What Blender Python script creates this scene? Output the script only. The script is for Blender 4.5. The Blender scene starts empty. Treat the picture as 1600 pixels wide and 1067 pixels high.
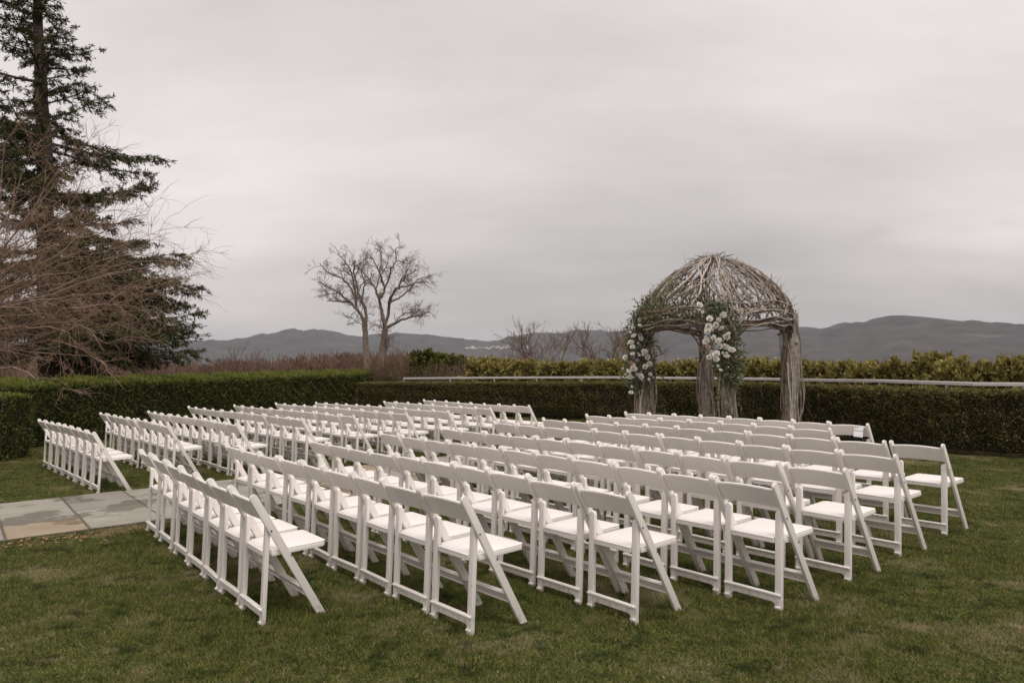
import bpy, bmesh, math, random
import numpy as np
from mathutils import Vector, Matrix
PI = math.pi
random.seed(7); rng = np.random.default_rng(7)
scene = bpy.context.scene
C = bpy.data.collections.new('wedding_lawn'); scene.collection.children.link(C)

# ------------------------------------------------------------------ camera
FPX, PITCH, ROLL, CAMH = 1166.7, 0.0283982, -0.0191147, 1.515
def cam_axes():
    cp, sp = math.cos(PITCH), math.sin(PITCH)
    fwd = np.array([0, cp, sp]); right = np.array([1.0, 0, 0]); up = np.cross(right, fwd)
    c, s = math.cos(ROLL), math.sin(ROLL)
    return c*right+s*up, -s*right+c*up, fwd
AX, AY, AF = cam_axes()
def at(px, py, Y):
    "point of the photograph (1600 px wide) at depth Y metres"
    d = (px-800)/FPX*AX-(py-533.5)/FPX*AY+AF
    return np.array([0, 0, CAMH])+d*Y/d[1]
cam = bpy.data.cameras.new('camera'); cam.lens = 36*FPX/1600; cam.sensor_width = 36
cam.clip_start = .05; cam.clip_end = 40000
camo = bpy.data.objects.new('camera', cam); C.objects.link(camo)
camo.matrix_world = Matrix(((AX[0], AY[0], -AF[0], 0), (AX[1], AY[1], -AF[1], 0), (AX[2], AY[2], -AF[2], CAMH), (0, 0, 0, 1)))
scene.camera = camo

# ------------------------------------------------------------------ light
scene.view_settings.view_transform = 'Standard'; scene.view_settings.look = 'None'
scene.view_settings.exposure = 0.13; scene.view_settings.gamma = 1.0
scene.view_settings.use_curve_mapping = False
SUN_EL, SUN_AZ = math.radians(58), math.radians(158)      # azimuth from +Y towards +X
sun = bpy.data.lights.new('sun', 'SUN'); sun.energy = 1.25; sun.angle = math.radians(22); sun.color = (1, .95, .88)
suno = bpy.data.objects.new('sun', sun); C.objects.link(suno)
sd = Vector((math.cos(SUN_EL)*math.sin(SUN_AZ), math.cos(SUN_EL)*math.cos(SUN_AZ), math.sin(SUN_EL)))
suno.rotation_euler = sd.to_track_quat('Z', 'Y').to_euler(); suno.location = (0, 0, 60)

world = bpy.data.worlds.new('World'); scene.world = world; world.use_nodes = True
def build_sky():
    nt = world.node_tree; N = nt.nodes; L = nt.links; N.clear()
    out = N.new('ShaderNodeOutputWorld'); bg = N.new('ShaderNodeBackground')
    tc = N.new('ShaderNodeTexCoord')
    sky = N.new('ShaderNodeTexSky'); sky.sky_type = 'NISHITA'; sky.sun_disc = False
    sky.sun_elevation = SUN_EL; sky.sun_rotation = SUN_AZ; sky.air_density = 1.5; sky.dust_density = 3
    def mth(op, a, b=None, c=None):
        n = N.new('ShaderNodeMath'); n.operation = op
        for i, v in enumerate((a, b, c)):
            if v is None: continue
            if isinstance(v, (int, float)): n.inputs[i].default_value = v
            else: L.new(v, n.inputs[i])
        return n.outputs[0]
    def vm(op, a, b=None, s=None):
        n = N.new('ShaderNodeVectorMath'); n.operation = op
        L.new(a, n.inputs[0])
        if b is not None:
            if isinstance(b, tuple): n.inputs[1].default_value = b
            else: L.new(b, n.inputs[1])
        if s is not None:
            if isinstance(s, (int, float)): n.inputs['Scale'].default_value = s
            else: L.new(s, n.inputs['Scale'])
        return n
    nd = vm('NORMALIZE', tc.outputs['Generated']).outputs[0]
    sep = N.new('ShaderNodeSeparateXYZ'); L.new(nd, sep.inputs[0])
    z = mth('MAXIMUM', sep.outputs[2], 0.0)
    # cloud deck: direction projected on a high flat layer, flattening towards the horizon
    inv = mth('DIVIDE', 1.0, mth('ADD', z, .34))
    deck = vm('SCALE', nd, s=inv).outputs[0]
    def noise(vec, scale, detail, rough, off=(0, 0, 0), st=(1, 1, 1), rot=0.0):
        mp = N.new('ShaderNodeMapping'); L.new(vec, mp.inputs['Vector']); mp.inputs['Location'].default_value = off
        mp.inputs['Scale'].default_value = st; mp.inputs['Rotation'].default_value = (0, 0, rot)
        n = N.new('ShaderNodeTexNoise'); n.inputs['Scale'].default_value = scale; n.inputs['Detail'].default_value = detail
        n.inputs['Roughness'].default_value = rough; L.new(mp.outputs[0], n.inputs['Vector']); return n.outputs['Fac']
    n1 = noise(deck, .8, 3, .45, (3.1, 1.7, .4), (.8, 1.5, 1), .45)
    n2 = noise(deck, 2.3, 5, .5, (7.3, 2.2, 0), (.6, 1.6, 1), .5)
    n3 = noise(deck, 6.5, 6, .6, (1.3, 5.2, 0), (.7, 1.4, 1), .5)
    v = mth('ADD', mth('MULTIPLY', mth('SUBTRACT', n1, .5), .50), mth('MULTIPLY', mth('SUBTRACT', n2, .5), .26))
    v = mth('ADD', v, mth('MULTIPLY', mth('SUBTRACT', n3, .5), .13))
    def bank(px, py, width, amp):                         # a broad lighter or darker bank of cloud in one direction
        d = Vector(((px-800)/FPX, 1, (567-py)/FPX)).normalized()
        dv = vm('SUBTRACT', nd, tuple(d)).outputs[0]
        dv = vm('MULTIPLY', dv, (1, 1, 2.1)).outputs[0]
        ln = vm('LENGTH', dv).outputs['Value']
        q = mth('DIVIDE', ln, width)
        g = mth('POWER', 2.718, mth('MULTIPLY', mth('MULTIPLY', q, q), -1.0))
        return mth('MULTIPLY', g, amp)
    for b in SKY_BANKS: v = mth('ADD', v, bank(*b))
    v = mth('ADD', v, 1.0)
    # a cloud deck is brighter overhead than near the horizon
    v = mth('MULTIPLY', v, mth('ADD', .93, mth('MULTIPLY', mth('POWER', z, 1.3), .70)))
    cr = N.new('ShaderNodeValToRGB'); e = cr.color_ramp.elements
    e[0].position = .75; e[0].color = SKY_COLS[0]; e[1].color = SKY_COLS[1]
    mr = N.new('ShaderNodeMapRange'); mr.inputs['From Min'].default_value = .7; mr.inputs['From Max'].default_value = 1.3
    L.new(v, mr.inputs['Value']); L.new(mr.outputs[0], cr.inputs[0]); e[0].position = 0
    colr = vm('SCALE', cr.outputs[0], s=v).outputs[0]
    skys = vm('SCALE', sky.outputs[0], s=.006).outputs[0]  # the sky above the cloud, all but hidden by it
    tot = vm('ADD', colr, skys).outputs[0]
    L.new(tot, bg.inputs[0]); bg.inputs[1].default_value = SKY_STRENGTH
    L.new(bg.outputs[0], out.inputs[0])
SKY_STRENGTH = 1.07
SKY_COLS = ((.505, .478, .465, 1), (.625, .570, .558, 1))
SKY_BANKS = [(200, 200, .45, .10), (760, 110, .42, -.13), (950, 420, .30, -.10), (620, 330, .2, -.04), (1570, 360, .16, .24), (1230, 400, .18, -.09), (420, 230, .2, .05), (1050, 240, .22, .05),
             (1300, 480, .3, -.06), (1450, 60, .25, .02), (430, 470, .2, .02), (1350, 377, .022, -.05), (1378, 374, .016, -.05), (1512, 370, .016, -.05), (1578, 362, .012, -.06), (1180, 400, .05, -.04), (700, 250, .16, .04)]
build_sky()

# ------------------------------------------------------------------ materials
def material(name, c1, c2=None, scale=8, rough=.7, bump=0, bscale=None, detail=5, spec=.3, tint=None, c3=None, patch=None, coord='Object', transl=0, c2pos=(.35, .65)):
    "two-tone noise; tint = (dark, light) colour pair driven by a per-leaf attribute; patch = (colour, scale, lo, hi)"
    m = bpy.data.materials.new(name); m.use_nodes = True; nt = m.node_tree; N = nt.nodes; L = nt.links
    b = N['Principled BSDF']; b.inputs['Roughness'].default_value = rough; b.inputs['Specular IOR Level'].default_value = spec
    tc = N.new('ShaderNodeTexCoord'); geo = N.new('ShaderNodeNewGeometry')
    vec = geo.outputs['Position'] if coord == 'World' else tc.outputs[coord]
    def noise(s, d=5, r=.6):
        n = N.new('ShaderNodeTexNoise'); n.inputs['Scale'].default_value = s; n.inputs['Detail'].default_value = d
        n.inputs['Roughness'].default_value = r; L.new(vec, n.inputs['Vector']); return n.outputs['Fac']
    def ramp(f, a, bb, lo, hi):
        r = N.new('ShaderNodeValToRGB'); r.color_ramp.elements[0].position = lo; r.color_ramp.elements[1].position = hi
        r.color_ramp.elements[0].color = (*a, 1); r.color_ramp.elements[1].color = (*bb, 1); L.new(f, r.inputs[0]); return r.outputs[0]
    def mix(f, a, bb):
        x = N.new('ShaderNodeMix'); x.data_type = 'RGBA'
        if isinstance(f, float): x.inputs[0].default_value = f
        else: L.new(f, x.inputs[0])
        for s, v in ((6, a), (7, bb)):
            if isinstance(v, tuple): x.inputs[s].default_value = (*v, 1)
            else: L.new(v, x.inputs[s])
        return x.outputs[2]
    col = ramp(noise(scale, detail), c1, c2 or c1, *c2pos)
    if tint:
        a = N.new('ShaderNodeAttribute'); a.attribute_name = 'tint'
        col = mix(.6, col, ramp(a.outputs['Fac'], tint[0], tint[1], 0, 1))
    if c3:
        a = N.new('ShaderNodeAttribute'); a.attribute_name = 'tint'
        r = ramp(a.outputs['Fac'], (0, 0, 0), (1, 1, 1), c3[1], c3[1]+.02)
        col = mix(r, col, c3[0])
    if patch:
        for (pc, ps, lo, hi) in (patch if isinstance(patch, list) else [patch]):
            r = ramp(noise(ps, 4), (0, 0, 0), (1, 1, 1), lo, hi)
            col = mix(r, col, pc)
    L.new(col, b.inputs['Base Color'])
    if bump:
        bp = N.new('ShaderNodeBump'); bp.inputs['Strength'].default_value = bump; bp.inputs['Distance'].default_value = .01
        L.new(noise(bscale or scale*4, 6, .65), bp.inputs['Height']); L.new(bp.outputs[0], b.inputs['Normal'])
    if transl:
        tr = N.new('ShaderNodeBsdfTranslucent'); L.new(col, tr.inputs[0]); ms = N.new('ShaderNodeMixShader'); ms.inputs[0].default_value = transl
        L.new(b.outputs[0], ms.inputs[1]); L.new(tr.outputs[0], ms.inputs[2]); L.new(ms.outputs[0], N['Material Output'].inputs[0])
    return m

M = {}
M['paint'] = material('white_resin', (.86, .815, .77), (.82, .775, .725), 5, .42, .06, 60, spec=.4)
M['pad'] = material('white_vinyl_pad', (.83, .79, .755), (.79, .75, .715), 6, .5, .05, 90, spec=.35)
def add_dirt(m):
    nt = m.node_tree; N = nt.nodes; L = nt.links; b = N['Principled BSDF']; src = b.inputs['Base Color'].links[0].from_socket
    tc = N.new('ShaderNodeTexCoord'); sp = N.new('ShaderNodeSeparateXYZ'); L.new(tc.outputs['Object'], sp.inputs[0])
    ns = N.new('ShaderNodeTexNoise'); ns.inputs['Scale'].default_value = 38; ns.inputs['Detail'].default_value = 6; oi = N.new('ShaderNodeObjectInfo')
    ad = N.new('ShaderNodeVectorMath'); ad.operation = 'ADD'; cb = N.new('ShaderNodeCombineXYZ'); mu = N.new('ShaderNodeMath'); mu.operation = 'MULTIPLY'; mu.inputs[1].default_value = 40
    L.new(oi.outputs['Random'], mu.inputs[0]); L.new(mu.outputs[0], cb.inputs[0]); L.new(tc.outputs['Object'], ad.inputs[0]); L.new(cb.outputs[0], ad.inputs[1]); L.new(ad.outputs[0], ns.inputs['Vector'])
    mr = N.new('ShaderNodeMapRange'); mr.inputs['From Min'].default_value = .16; mr.inputs['From Max'].default_value = 0; L.new(sp.outputs[2], mr.inputs['Value'])
    r = N.new('ShaderNodeValToRGB'); r.color_ramp.elements[0].position = .48; r.color_ramp.elements[1].position = .72; L.new(ns.outputs['Fac'], r.inputs[0])
    m2 = N.new('ShaderNodeMath'); m2.operation = 'MULTIPLY'; L.new(mr.outputs[0], m2.inputs[0]); L.new(r.outputs[0], m2.inputs[1])
    r2 = N.new('ShaderNodeValToRGB'); r2.color_ramp.elements[0].position = .66; r2.color_ramp.elements[1].position = .80; r2.color_ramp.elements[1].color = (.35, .35, .35, 1); L.new(ns.outputs['Fac'], r2.inputs[0])
    mx = N.new('ShaderNodeMath'); mx.operation = 'MAXIMUM'; L.new(m2.outputs[0], mx.inputs[0]); L.new(r2.outputs[0], mx.inputs[1])
    x = N.new('ShaderNodeMix'); x.data_type = 'RGBA'; L.new(mx.outputs[0], x.inputs[0]); L.new(src, x.inputs[6]); x.inputs[7].default_value = (.42, .36, .27, 1)
    hv = N.new('ShaderNodeHueSaturation'); m3 = N.new('ShaderNodeMapRange'); m3.inputs['To Min'].default_value = .94; m3.inputs['To Max'].default_value = 1.03; L.new(oi.outputs['Random'], m3.inputs['Value']); L.new(m3.outputs[0], hv.inputs['Value'])
    L.new(x.outputs[2], hv.inputs['Color']); L.new(hv.outputs[0], b.inputs['Base Color'])
add_dirt(M['paint'])
M['bolt'] = material('dark_bolt', (.06, .05, .045), rough=.5)
M['bark_grey'] = material('weathered_grey_wood', (.20, .165, .135), (.40, .35, .305), 14, .9, .6, 60, coord='Object', patch=((.11, .08, .055), 5, .55, .75))
M['vine'] = material('grey_brown_vine', (.17, .135, .108), (.43, .375, .325), 11, .9, .4, 70)
M['vine_dark'] = material('brown_vine', (.10, .07, .05), (.24, .18, .13), 9, .9, .4, 70)
M['vine_light'] = material('pale_stripped_vine', (.42, .36, .30), (.58, .51, .44), 9, .85, .3, 70)
M['yew'] = material('yew_hedge_leaves', (.044, .050, .014), (.112, .112, .030), 3, .6, spec=.25, tint=((.010, .013, .004), (.27, .24, .07)), transl=.15, c3=((.32, .17, .06), .91), coord='World', patch=((.12, .075, .028), 1.1, .53, .75))
M['box_leaf'] = material('green_hedge_leaves', (.040, .056, .012), (.115, .132, .026), 2.5, .6, spec=.25, tint=((.008, .013, .003), (.19, .21, .045)), transl=.15, c3=((.16, .10, .04), .985), coord='World')
M['hedge_core'] = material('hedge_painted_shade', (.016, .014, .008), (.03, .026, .014), 20, .95)  # shade deep between the hedge leaves, painted as a dark core colour
M['twig'] = material('bare_twigs', (.16, .11, .075), (.26, .19, .14), 6, .85)
M['trunk'] = material('tree_bark', (.10, .07, .05), (.17, .125, .095), 6, .95, .7, 18)
M['pale_trunk'] = material('pale_brown_bark', (.15, .115, .085), (.27, .215, .165), 5, .95, .5, 18)
M['spruce_trunk'] = material('spruce_bark', (.055, .04, .033), (.11, .08, .062), 5, .95, .7, 16)
M['red_twig'] = material('reddish_twigs', (.20, .125, .085), (.36, .25, .18), 2.0, .85, coord='World')
M['pale_limb'] = material('pale_limb_bark', (.22, .165, .12), (.36, .29, .22), 5, .9, .3, 30)
M['spruce'] = material('spruce_needles', (.032, .040, .014), (.078, .082, .028), 1.2, .65, spec=.2, tint=((.012, .016, .006), (.12, .125, .042)), transl=.1, coord='World')
M['arbor'] = material('arborvitae_sprays', (.17, .155, .035), (.37, .31, .095), 2.2, .6, spec=.25, tint=((.04, .045, .010), (.52, .43, .15)), transl=.3, coord='World', c3=((.25, .13, .05), .96))
M['arbor_green'] = material('green_conifer_sprays', (.045, .065, .010), (.12, .135, .02), 1.6, .6, spec=.2, tint=((.02, .03, .006), (.22, .22, .045)), transl=.2, coord='World')
M['brown_shrub'] = material('dry_brown_shrub_twigs', (.12, .078, .048), (.22, .15, .095), 3, .85, coord='World', tint=((.07, .045, .03), (.26, .18, .12)))
M['wood_mass'] = material('distant_bare_wood', (.15, .088, .062), (.23, .15, .108), .12, .9, coord='World')
M['rail'] = material('painted_metal_rail', (.50, .47, .45), (.58, .55, .53), 3, .5, .1, 40, spec=.4)
M['rose'] = material('white_rose_petal', (.90, .88, .83), (.86, .83, .76), 20, .6, transl=.3)
M['blush'] = material('blush_rose_petal', (.62, .42, .34), (.68, .52, .44), 20, .6, transl=.15)
M['blue_flower'] = material('pale_blue_petal', (.42, .50, .62), (.5, .56, .66), 20, .6, transl=.15)
M['garland'] = material('garland_leaves', (.05, .068, .026), (.11, .13, .06), 5, .5, spec=.35, tint=((.025, .036, .012), (.42, .44, .27)), transl=.15, coord='World')
M['garland_light'] = material('olive_branch_leaves', (.09, .10, .04), (.18, .18, .085), 5, .5, tint=((.04, .05, .02), (.32, .31, .17)), transl=.3, coord='World')
M['card'] = material('white_card', (.93, .93, .96), (.91, .91, .94), 3, .7)
M['ink'] = material('grey_ink', (.16, .16, .17), rough=.8)
M['dry_leaf'] = material('dry_leaves', (.20, .10, .045), (.34, .20, .10), 20, .8, tint=((.10, .05, .025), (.42, .30, .18)), coord='World')
M['house'] = material('pale_house_wall', (.75, .72, .66), rough=.8)
M['roof'] = material('grey_roof', (.22, .2, .19), rough=.8)

# ------------------------------------------------------------------ helpers
def link(name, me, m=None, parent=None):
    o = bpy.data.objects.new(name, me); C.objects.link(o)
    if m is not None and me is not None: me.materials.append(m)
    if parent is not None: o.parent = parent
    return o
def tag(o, label=None, cat=None, group=None, kind=None):
    for k, v in (('label', label), ('category', cat), ('group', group), ('kind', kind)):
        if v: o[k] = v
    return o
def empty(name, loc=(0, 0, 0), rz=0):
    o = bpy.data.objects.new(name, None); o.empty_display_size = .2; C.objects.link(o)
    o.location = loc; o.rotation_euler = (0, 0, rz); return o
def mesh_np(name, V, F, smooth=False, tint=None):
    "V (n,3), F (m,k) arrays"
    me = bpy.data.meshes.new(name); V = np.asarray(V, dtype=np.float32); F = np.asarray(F, dtype=np.int32)
    me.vertices.add(len(V)); me.vertices.foreach_set('co', V.ravel())
    k = F.shape[1]; me.loops.add(F.size); me.loops.foreach_set('vertex_index', F.ravel())
    me.polygons.add(len(F)); me.polygons.foreach_set('loop_start', np.arange(0, F.size, k, dtype=np.int32))
    me.polygons.foreach_set('loop_total', np.full(len(F), k, dtype=np.int32))
    if smooth: me.polygons.foreach_set('use_smooth', np.ones(len(F), dtype=bool))
    me.update(calc_edges=True)
    if tint is not None:
        a = me.attributes.new('tint', 'FLOAT', 'POINT'); a.data.foreach_set('value', np.asarray(tint, dtype=np.float32))
    return me
class Tubes:
    def __init__(s): s.V = []; s.F = []; s.n = 0
    def add(s, P, R, sides=5, cap=True):
        P = np.asarray(P, float); n = len(P); R = np.broadcast_to(np.asarray(R, float), (n,))
        T = np.gradient(P, axis=0); T /= (np.linalg.norm(T, axis=1)[:, None]+1e-9)
        m = T.mean(0); ref = np.eye(3)[np.argmin(np.abs(m))]
        A = np.cross(T, ref); A /= (np.linalg.norm(A, axis=1)[:, None]+1e-9); B = np.cross(T, A)
        th = np.arange(sides)*2*PI/sides
        ring = P[:, None]+R[:, None, None]*(np.cos(th)[None, :, None]*A[:, None]+np.sin(th)[None, :, None]*B[:, None])
        s.V.append(ring.reshape(-1, 3))
        i = np.arange(n-1)[:, None]*sides; j = np.arange(sides)[None]; j2 = (j+1) % sides
        q = np.stack([i+j, i+j2, i+sides+j2, i+sides+j], -1).reshape(-1, 4)+s.n
        s.F.append(q); s.n += n*sides
    def mesh(s, name, smooth=True):
        return mesh_np(name, np.concatenate(s.V), np.concatenate(s.F), smooth)
    def obj(s, name, m, parent=None, smooth=True): return link(name, s.mesh(name, smooth), m, parent)
def reseed(k):
    global rng; rng = np.random.default_rng(k)
def unit(v): return v/(np.linalg.norm(v, axis=-1, keepdims=True)+1e-9)
def leaves(name, P, D, Ln, Wd, m, parent=None, tint=None, fold=.15):
    "diamond leaves: base P, direction D, lengths, widths"
    n = len(P); D = unit(D); rnd = unit(rng.normal(size=(n, 3))); S = unit(np.cross(D, rnd)); N = np.cross(S, D)
    Ln = np.broadcast_to(Ln, (n,))[:, None]; Wd = np.broadcast_to(Wd, (n,))[:, None]
    mid = P+D*Ln*.45+N*Ln*fold
    V = np.stack([P, mid+S*Wd*.5, P+D*Ln, mid-S*Wd*.5], 1).reshape(-1, 3)
    F = np.arange(4*n).reshape(n, 4)
    t = rng.random(n) if tint is None else tint
    me = mesh_np(name, V, F, False, np.repeat(t, 4)); return link(name, me, m, parent)
def plate(outline, thick, axis, bevel=.003, seg=2):
    "extrude an outline; axis 'x': outline is (y,z); axis 'y': outline is (x,z); axis 'z': outline is (x,y). centred on the axis"
    bm = bmesh.new(); h = thick/2
    def p(a, b, t): return {'x': (t, a, b), 'y': (a, t, b), 'z': (a, b, t)}[axis]
    lo = [bm.verts.new(p(a, b, -h)) for a, b in outline]; hi = [bm.verts.new(p(a, b, h)) for a, b in outline]
    bm.faces.new(lo); bm.faces.new(hi[::-1]); n = len(outline)
    for i in range(n): bm.faces.new((lo[i], hi[i], hi[(i+1) % n], lo[(i+1) % n]))
    bmesh.ops.recalc_face_normals(bm, faces=bm.faces)
    if bevel: bmesh.ops.bevel(bm, geom=[e for e in bm.edges if len(e.link_faces) == 2 and e.calc_face_angle(0) > .5], offset=bevel, segments=seg, affect='EDGES', profile=.6)
    return bm
def bjoin(bms):
    out = bmesh.new()
    for b in bms:
        me = bpy.data.meshes.new('t'); b.to_mesh(me); b.free(); out.from_mesh(me); bpy.data.meshes.remove(me)
    return out
def bobj(name, bm, m, parent=None, smooth=True, off=None):
    if off is not None: bmesh.ops.translate(bm, verts=bm.verts, vec=off)
    me = bpy.data.meshes.new(name); bm.to_mesh(me); bm.free()
    if smooth:
        for p in me.polygons: p.use_smooth = True
        try: me.set_sharp_from_angle(angle=math.radians(35))
        except Exception: pass
    return link(name, me, m, parent)
def bbox(x0, x1, y0, y1, z0, z1, bevel=.003):
    b = plate([(x0, y0), (x1, y0), (x1, y1), (x0, y1)], z1-z0, 'z', bevel); bmesh.ops.translate(b, verts=b.verts, vec=(0, 0, (z0+z1)/2)); return b
def copy_tree(o, parent=None):
    c = o.copy(); C.objects.link(c)
    if parent is not None: c.parent = parent
    for ch in list(o.children): copy_tree(ch, c)
    return c
def wander(p0, p1, n, amp, grav=0):
    "a crooked line from p0 to p1"
    t = np.linspace(0, 1, n)[:, None]; P = np.asarray(p0)*(1-t)+np.asarray(p1)*t
    w = np.cumsum(rng.normal(size=(n, 3)), 0); w -= w[0]+(w[-1]-w[0])*t
    P = P+w*amp/max(1, math.sqrt(n)); P[:, 2:] += grav*4*t*(1-t); return P

# ------------------------------------------------------------------ ground, hills
def interp_crest():
    pts = [(-400, 541), (-100, 540), (120, 541), (313, 540), (356, 540), (385, 535.5), (410, 531), (430, 529), (445, 525.5), (460, 523.5), (475, 525), (490, 523), (500, 522.5), (520, 525), (540, 527.5), (550, 530), (565, 531.5), (589, 529), (620, 530.5), (640, 531.8), (704, 534.6), (741, 536.5), (776, 536), (783, 533), (792, 529.2), (814, 529), (838, 526.8), (868, 527.5), (884, 527.3), (894, 523), (904, 521.7), (971, 522), (1027, 517.5), (1072, 519), (1120, 518), (1159, 516), (1181, 512.4), (1205, 512), (1246, 512.5), (1280, 515.5), (1320, 510), (1347, 511.3), (1367, 505.7), (1391, 502), (1411, 501.6), (1454, 504.5), (1496, 508.7), (1557, 512.5), (1600, 514.8), (1800, 512), (2100, 520)]
    az = []; el = []
    for px, py in pts:
        d = (px-800)/FPX*AX-(py-533.5)/FPX*AY+AF
        az.append(math.atan2(d[0], d[1])); el.append(math.atan2(d[2], math.hypot(d[0], d[1])))
    return np.array(az), np.array(el)
CAZ, CEL = interp_crest()
def sstep(a, b, x): t = np.clip((x-a)/(b-a), 0, 1); return t*t*(3-2*t)
def lownoise(az, R, k):
    x, y = R*np.sin(az), R*np.cos(az); s = 0; a = 1.0; w = k/9000.0
    for i in range(7):
        c, d = math.cos(i*2.4+.5), math.sin(i*2.4+.5); s = s+a*np.sin((x*c+y*d)*w*6.3+i*1.7+.8*np.sin((x*d-y*c)*w*4.1+i)); a *= .72; w *= 1.65
    return s/2.4
def terrain(az, R):
    az = np.asarray(az, float); R = np.asarray(R, float)
    el = np.where((az < CAZ[0]) | (az > CAZ[-1]), 0, np.interp(az, CAZ, CEL))
    back = math.radians(1.9)+math.radians(.5)*np.sin(az*5)
    wgt = sstep(0, .35, np.maximum(CAZ[0]-az, az-CAZ[-1])); el = np.where(wgt > 0, np.where(az < 0, CEL[0], CEL[-1])*(1-wgt)+back*wgt, el)
    RC = np.interp(az, [-3.2, -.6, -.02, .06, .25, .45, 3.2], [5200, 5600, 5600, 4600, 3900, 3400, 4200])
    crest = CAMH+np.tan(el)*RC
    base = -.07-2.5*sstep(34, 70, R)-9*sstep(70, 190, R)-68*sstep(190, 900, R)
    t = np.clip((R-RC*.42)/(RC*.58), 0, 1); up = t**1.25*(3-2*t**1.25)*t**.25*.9+.1*t
    up = np.clip(up, 0, 1)
    rough = 1+.20*lownoise(az, R, 7)*np.sin(PI*t)
    h = base+(crest-base)*np.minimum(up*rough, np.where(t >= 1, 1, .97+.03*t))
    h = np.where(t >= 1, crest-(R-RC)*.03, h)
    return h
def build_ground():
    a_in = np.arange(-.80, .80, .0022); a_out = np.arange(.80, 2*PI-.80, .02); az = np.concatenate([a_in, a_out])
    R = np.concatenate([[.01, 6, 15, 25, 34, 42, 52, 62, 75, 90, 110, 135, 165, 200, 260, 330, 420, 540, 700, 900, 1150, 1400], np.arange(1600, 6200, 75), [7000, 9000, 14000]])
    A, RR = np.meshgrid(az, R, indexing='ij'); Z = terrain(A, RR)
    V = np.stack([RR*np.sin(A), RR*np.cos(A), Z], -1).reshape(-1, 3); n, m = len(az), len(R)
    i = np.arange(n)[:, None]; j = np.arange(m-1)[None]; i2 = (i+1) % n
    F = np.stack([i*m+j, i*m+j+1, i2*m+j+1, i2*m+j], -1).reshape(-1, 4)
    g = material('wooded_ground', (.052, .048, .046), (.088, .080, .074), .014, .95, 0, coord='World', detail=8, patch=[((.055, .062, .058), .0022, .50, .68), ((.135, .120, .095), .0060, .60, .78), ((.040, .042, .042), .02, .50, .7)])
    return tag(link('ground', mesh_np('ground', V, F, True), g), kind='structure')
build_ground()

HAZE = True
def haze():
    z0, z1, r = -85, 330, 15000
    b = bbox(-r, r, -r, r, z0, z1, 0); m = bpy.data.materials.new('haze'); m.use_nodes = True; N = m.node_tree.nodes
    N.remove(N['Principled BSDF']); v = N.new('ShaderNodeVolumePrincipled'); v.inputs['Color'].default_value = (.78, .83, .93, 1)
    v.inputs['Density'].default_value = HAZE_DENS; v.inputs['Anisotropy'].default_value = .2
    m.node_tree.links.new(v.outputs[0], N['Material Output'].inputs['Volume'])
    tag(bobj('haze', b, m, smooth=False), kind='stuff')
HAZE_DENS = 0.65e-4
if HAZE: haze()

# lawn: one gently uneven sheet
def lawn_z(x, y):
    return -.008+.012*np.sin(x*1.3+.4)*np.sin(y*1.1)+.008*np.sin(x*3.1+y*2.3)
def build_lawn():
    reseed(11)
    xs = np.arange(-22, 22.01, .25); ys = np.arange(-14, 30.01, .25); X, Y = np.meshgrid(xs, ys, indexing='ij')
    Z = lawn_z(X, Y); V = np.stack([X, Y, Z], -1).reshape(-1, 3); n, m = len(xs), len(ys)
    i = np.arange(n-1)[:, None]; j = np.arange(m-1)[None]; F = np.stack([i*m+j, (i+1)*m+j, (i+1)*m+j+1, i*m+j+1], -1).reshape(-1, 4)
    g = material('lawn_turf', (.026, .028, .010), (.055, .052, .02), 14, .95, .8, 60, coord='World', patch=[((.19, .14, .08), 1.15, .55, .74), ((.12, .09, .045), 9, .55, .75)])
    return tag(link('lawn', mesh_np('lawn', V, F, True), g), kind='structure')
build_lawn()

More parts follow.
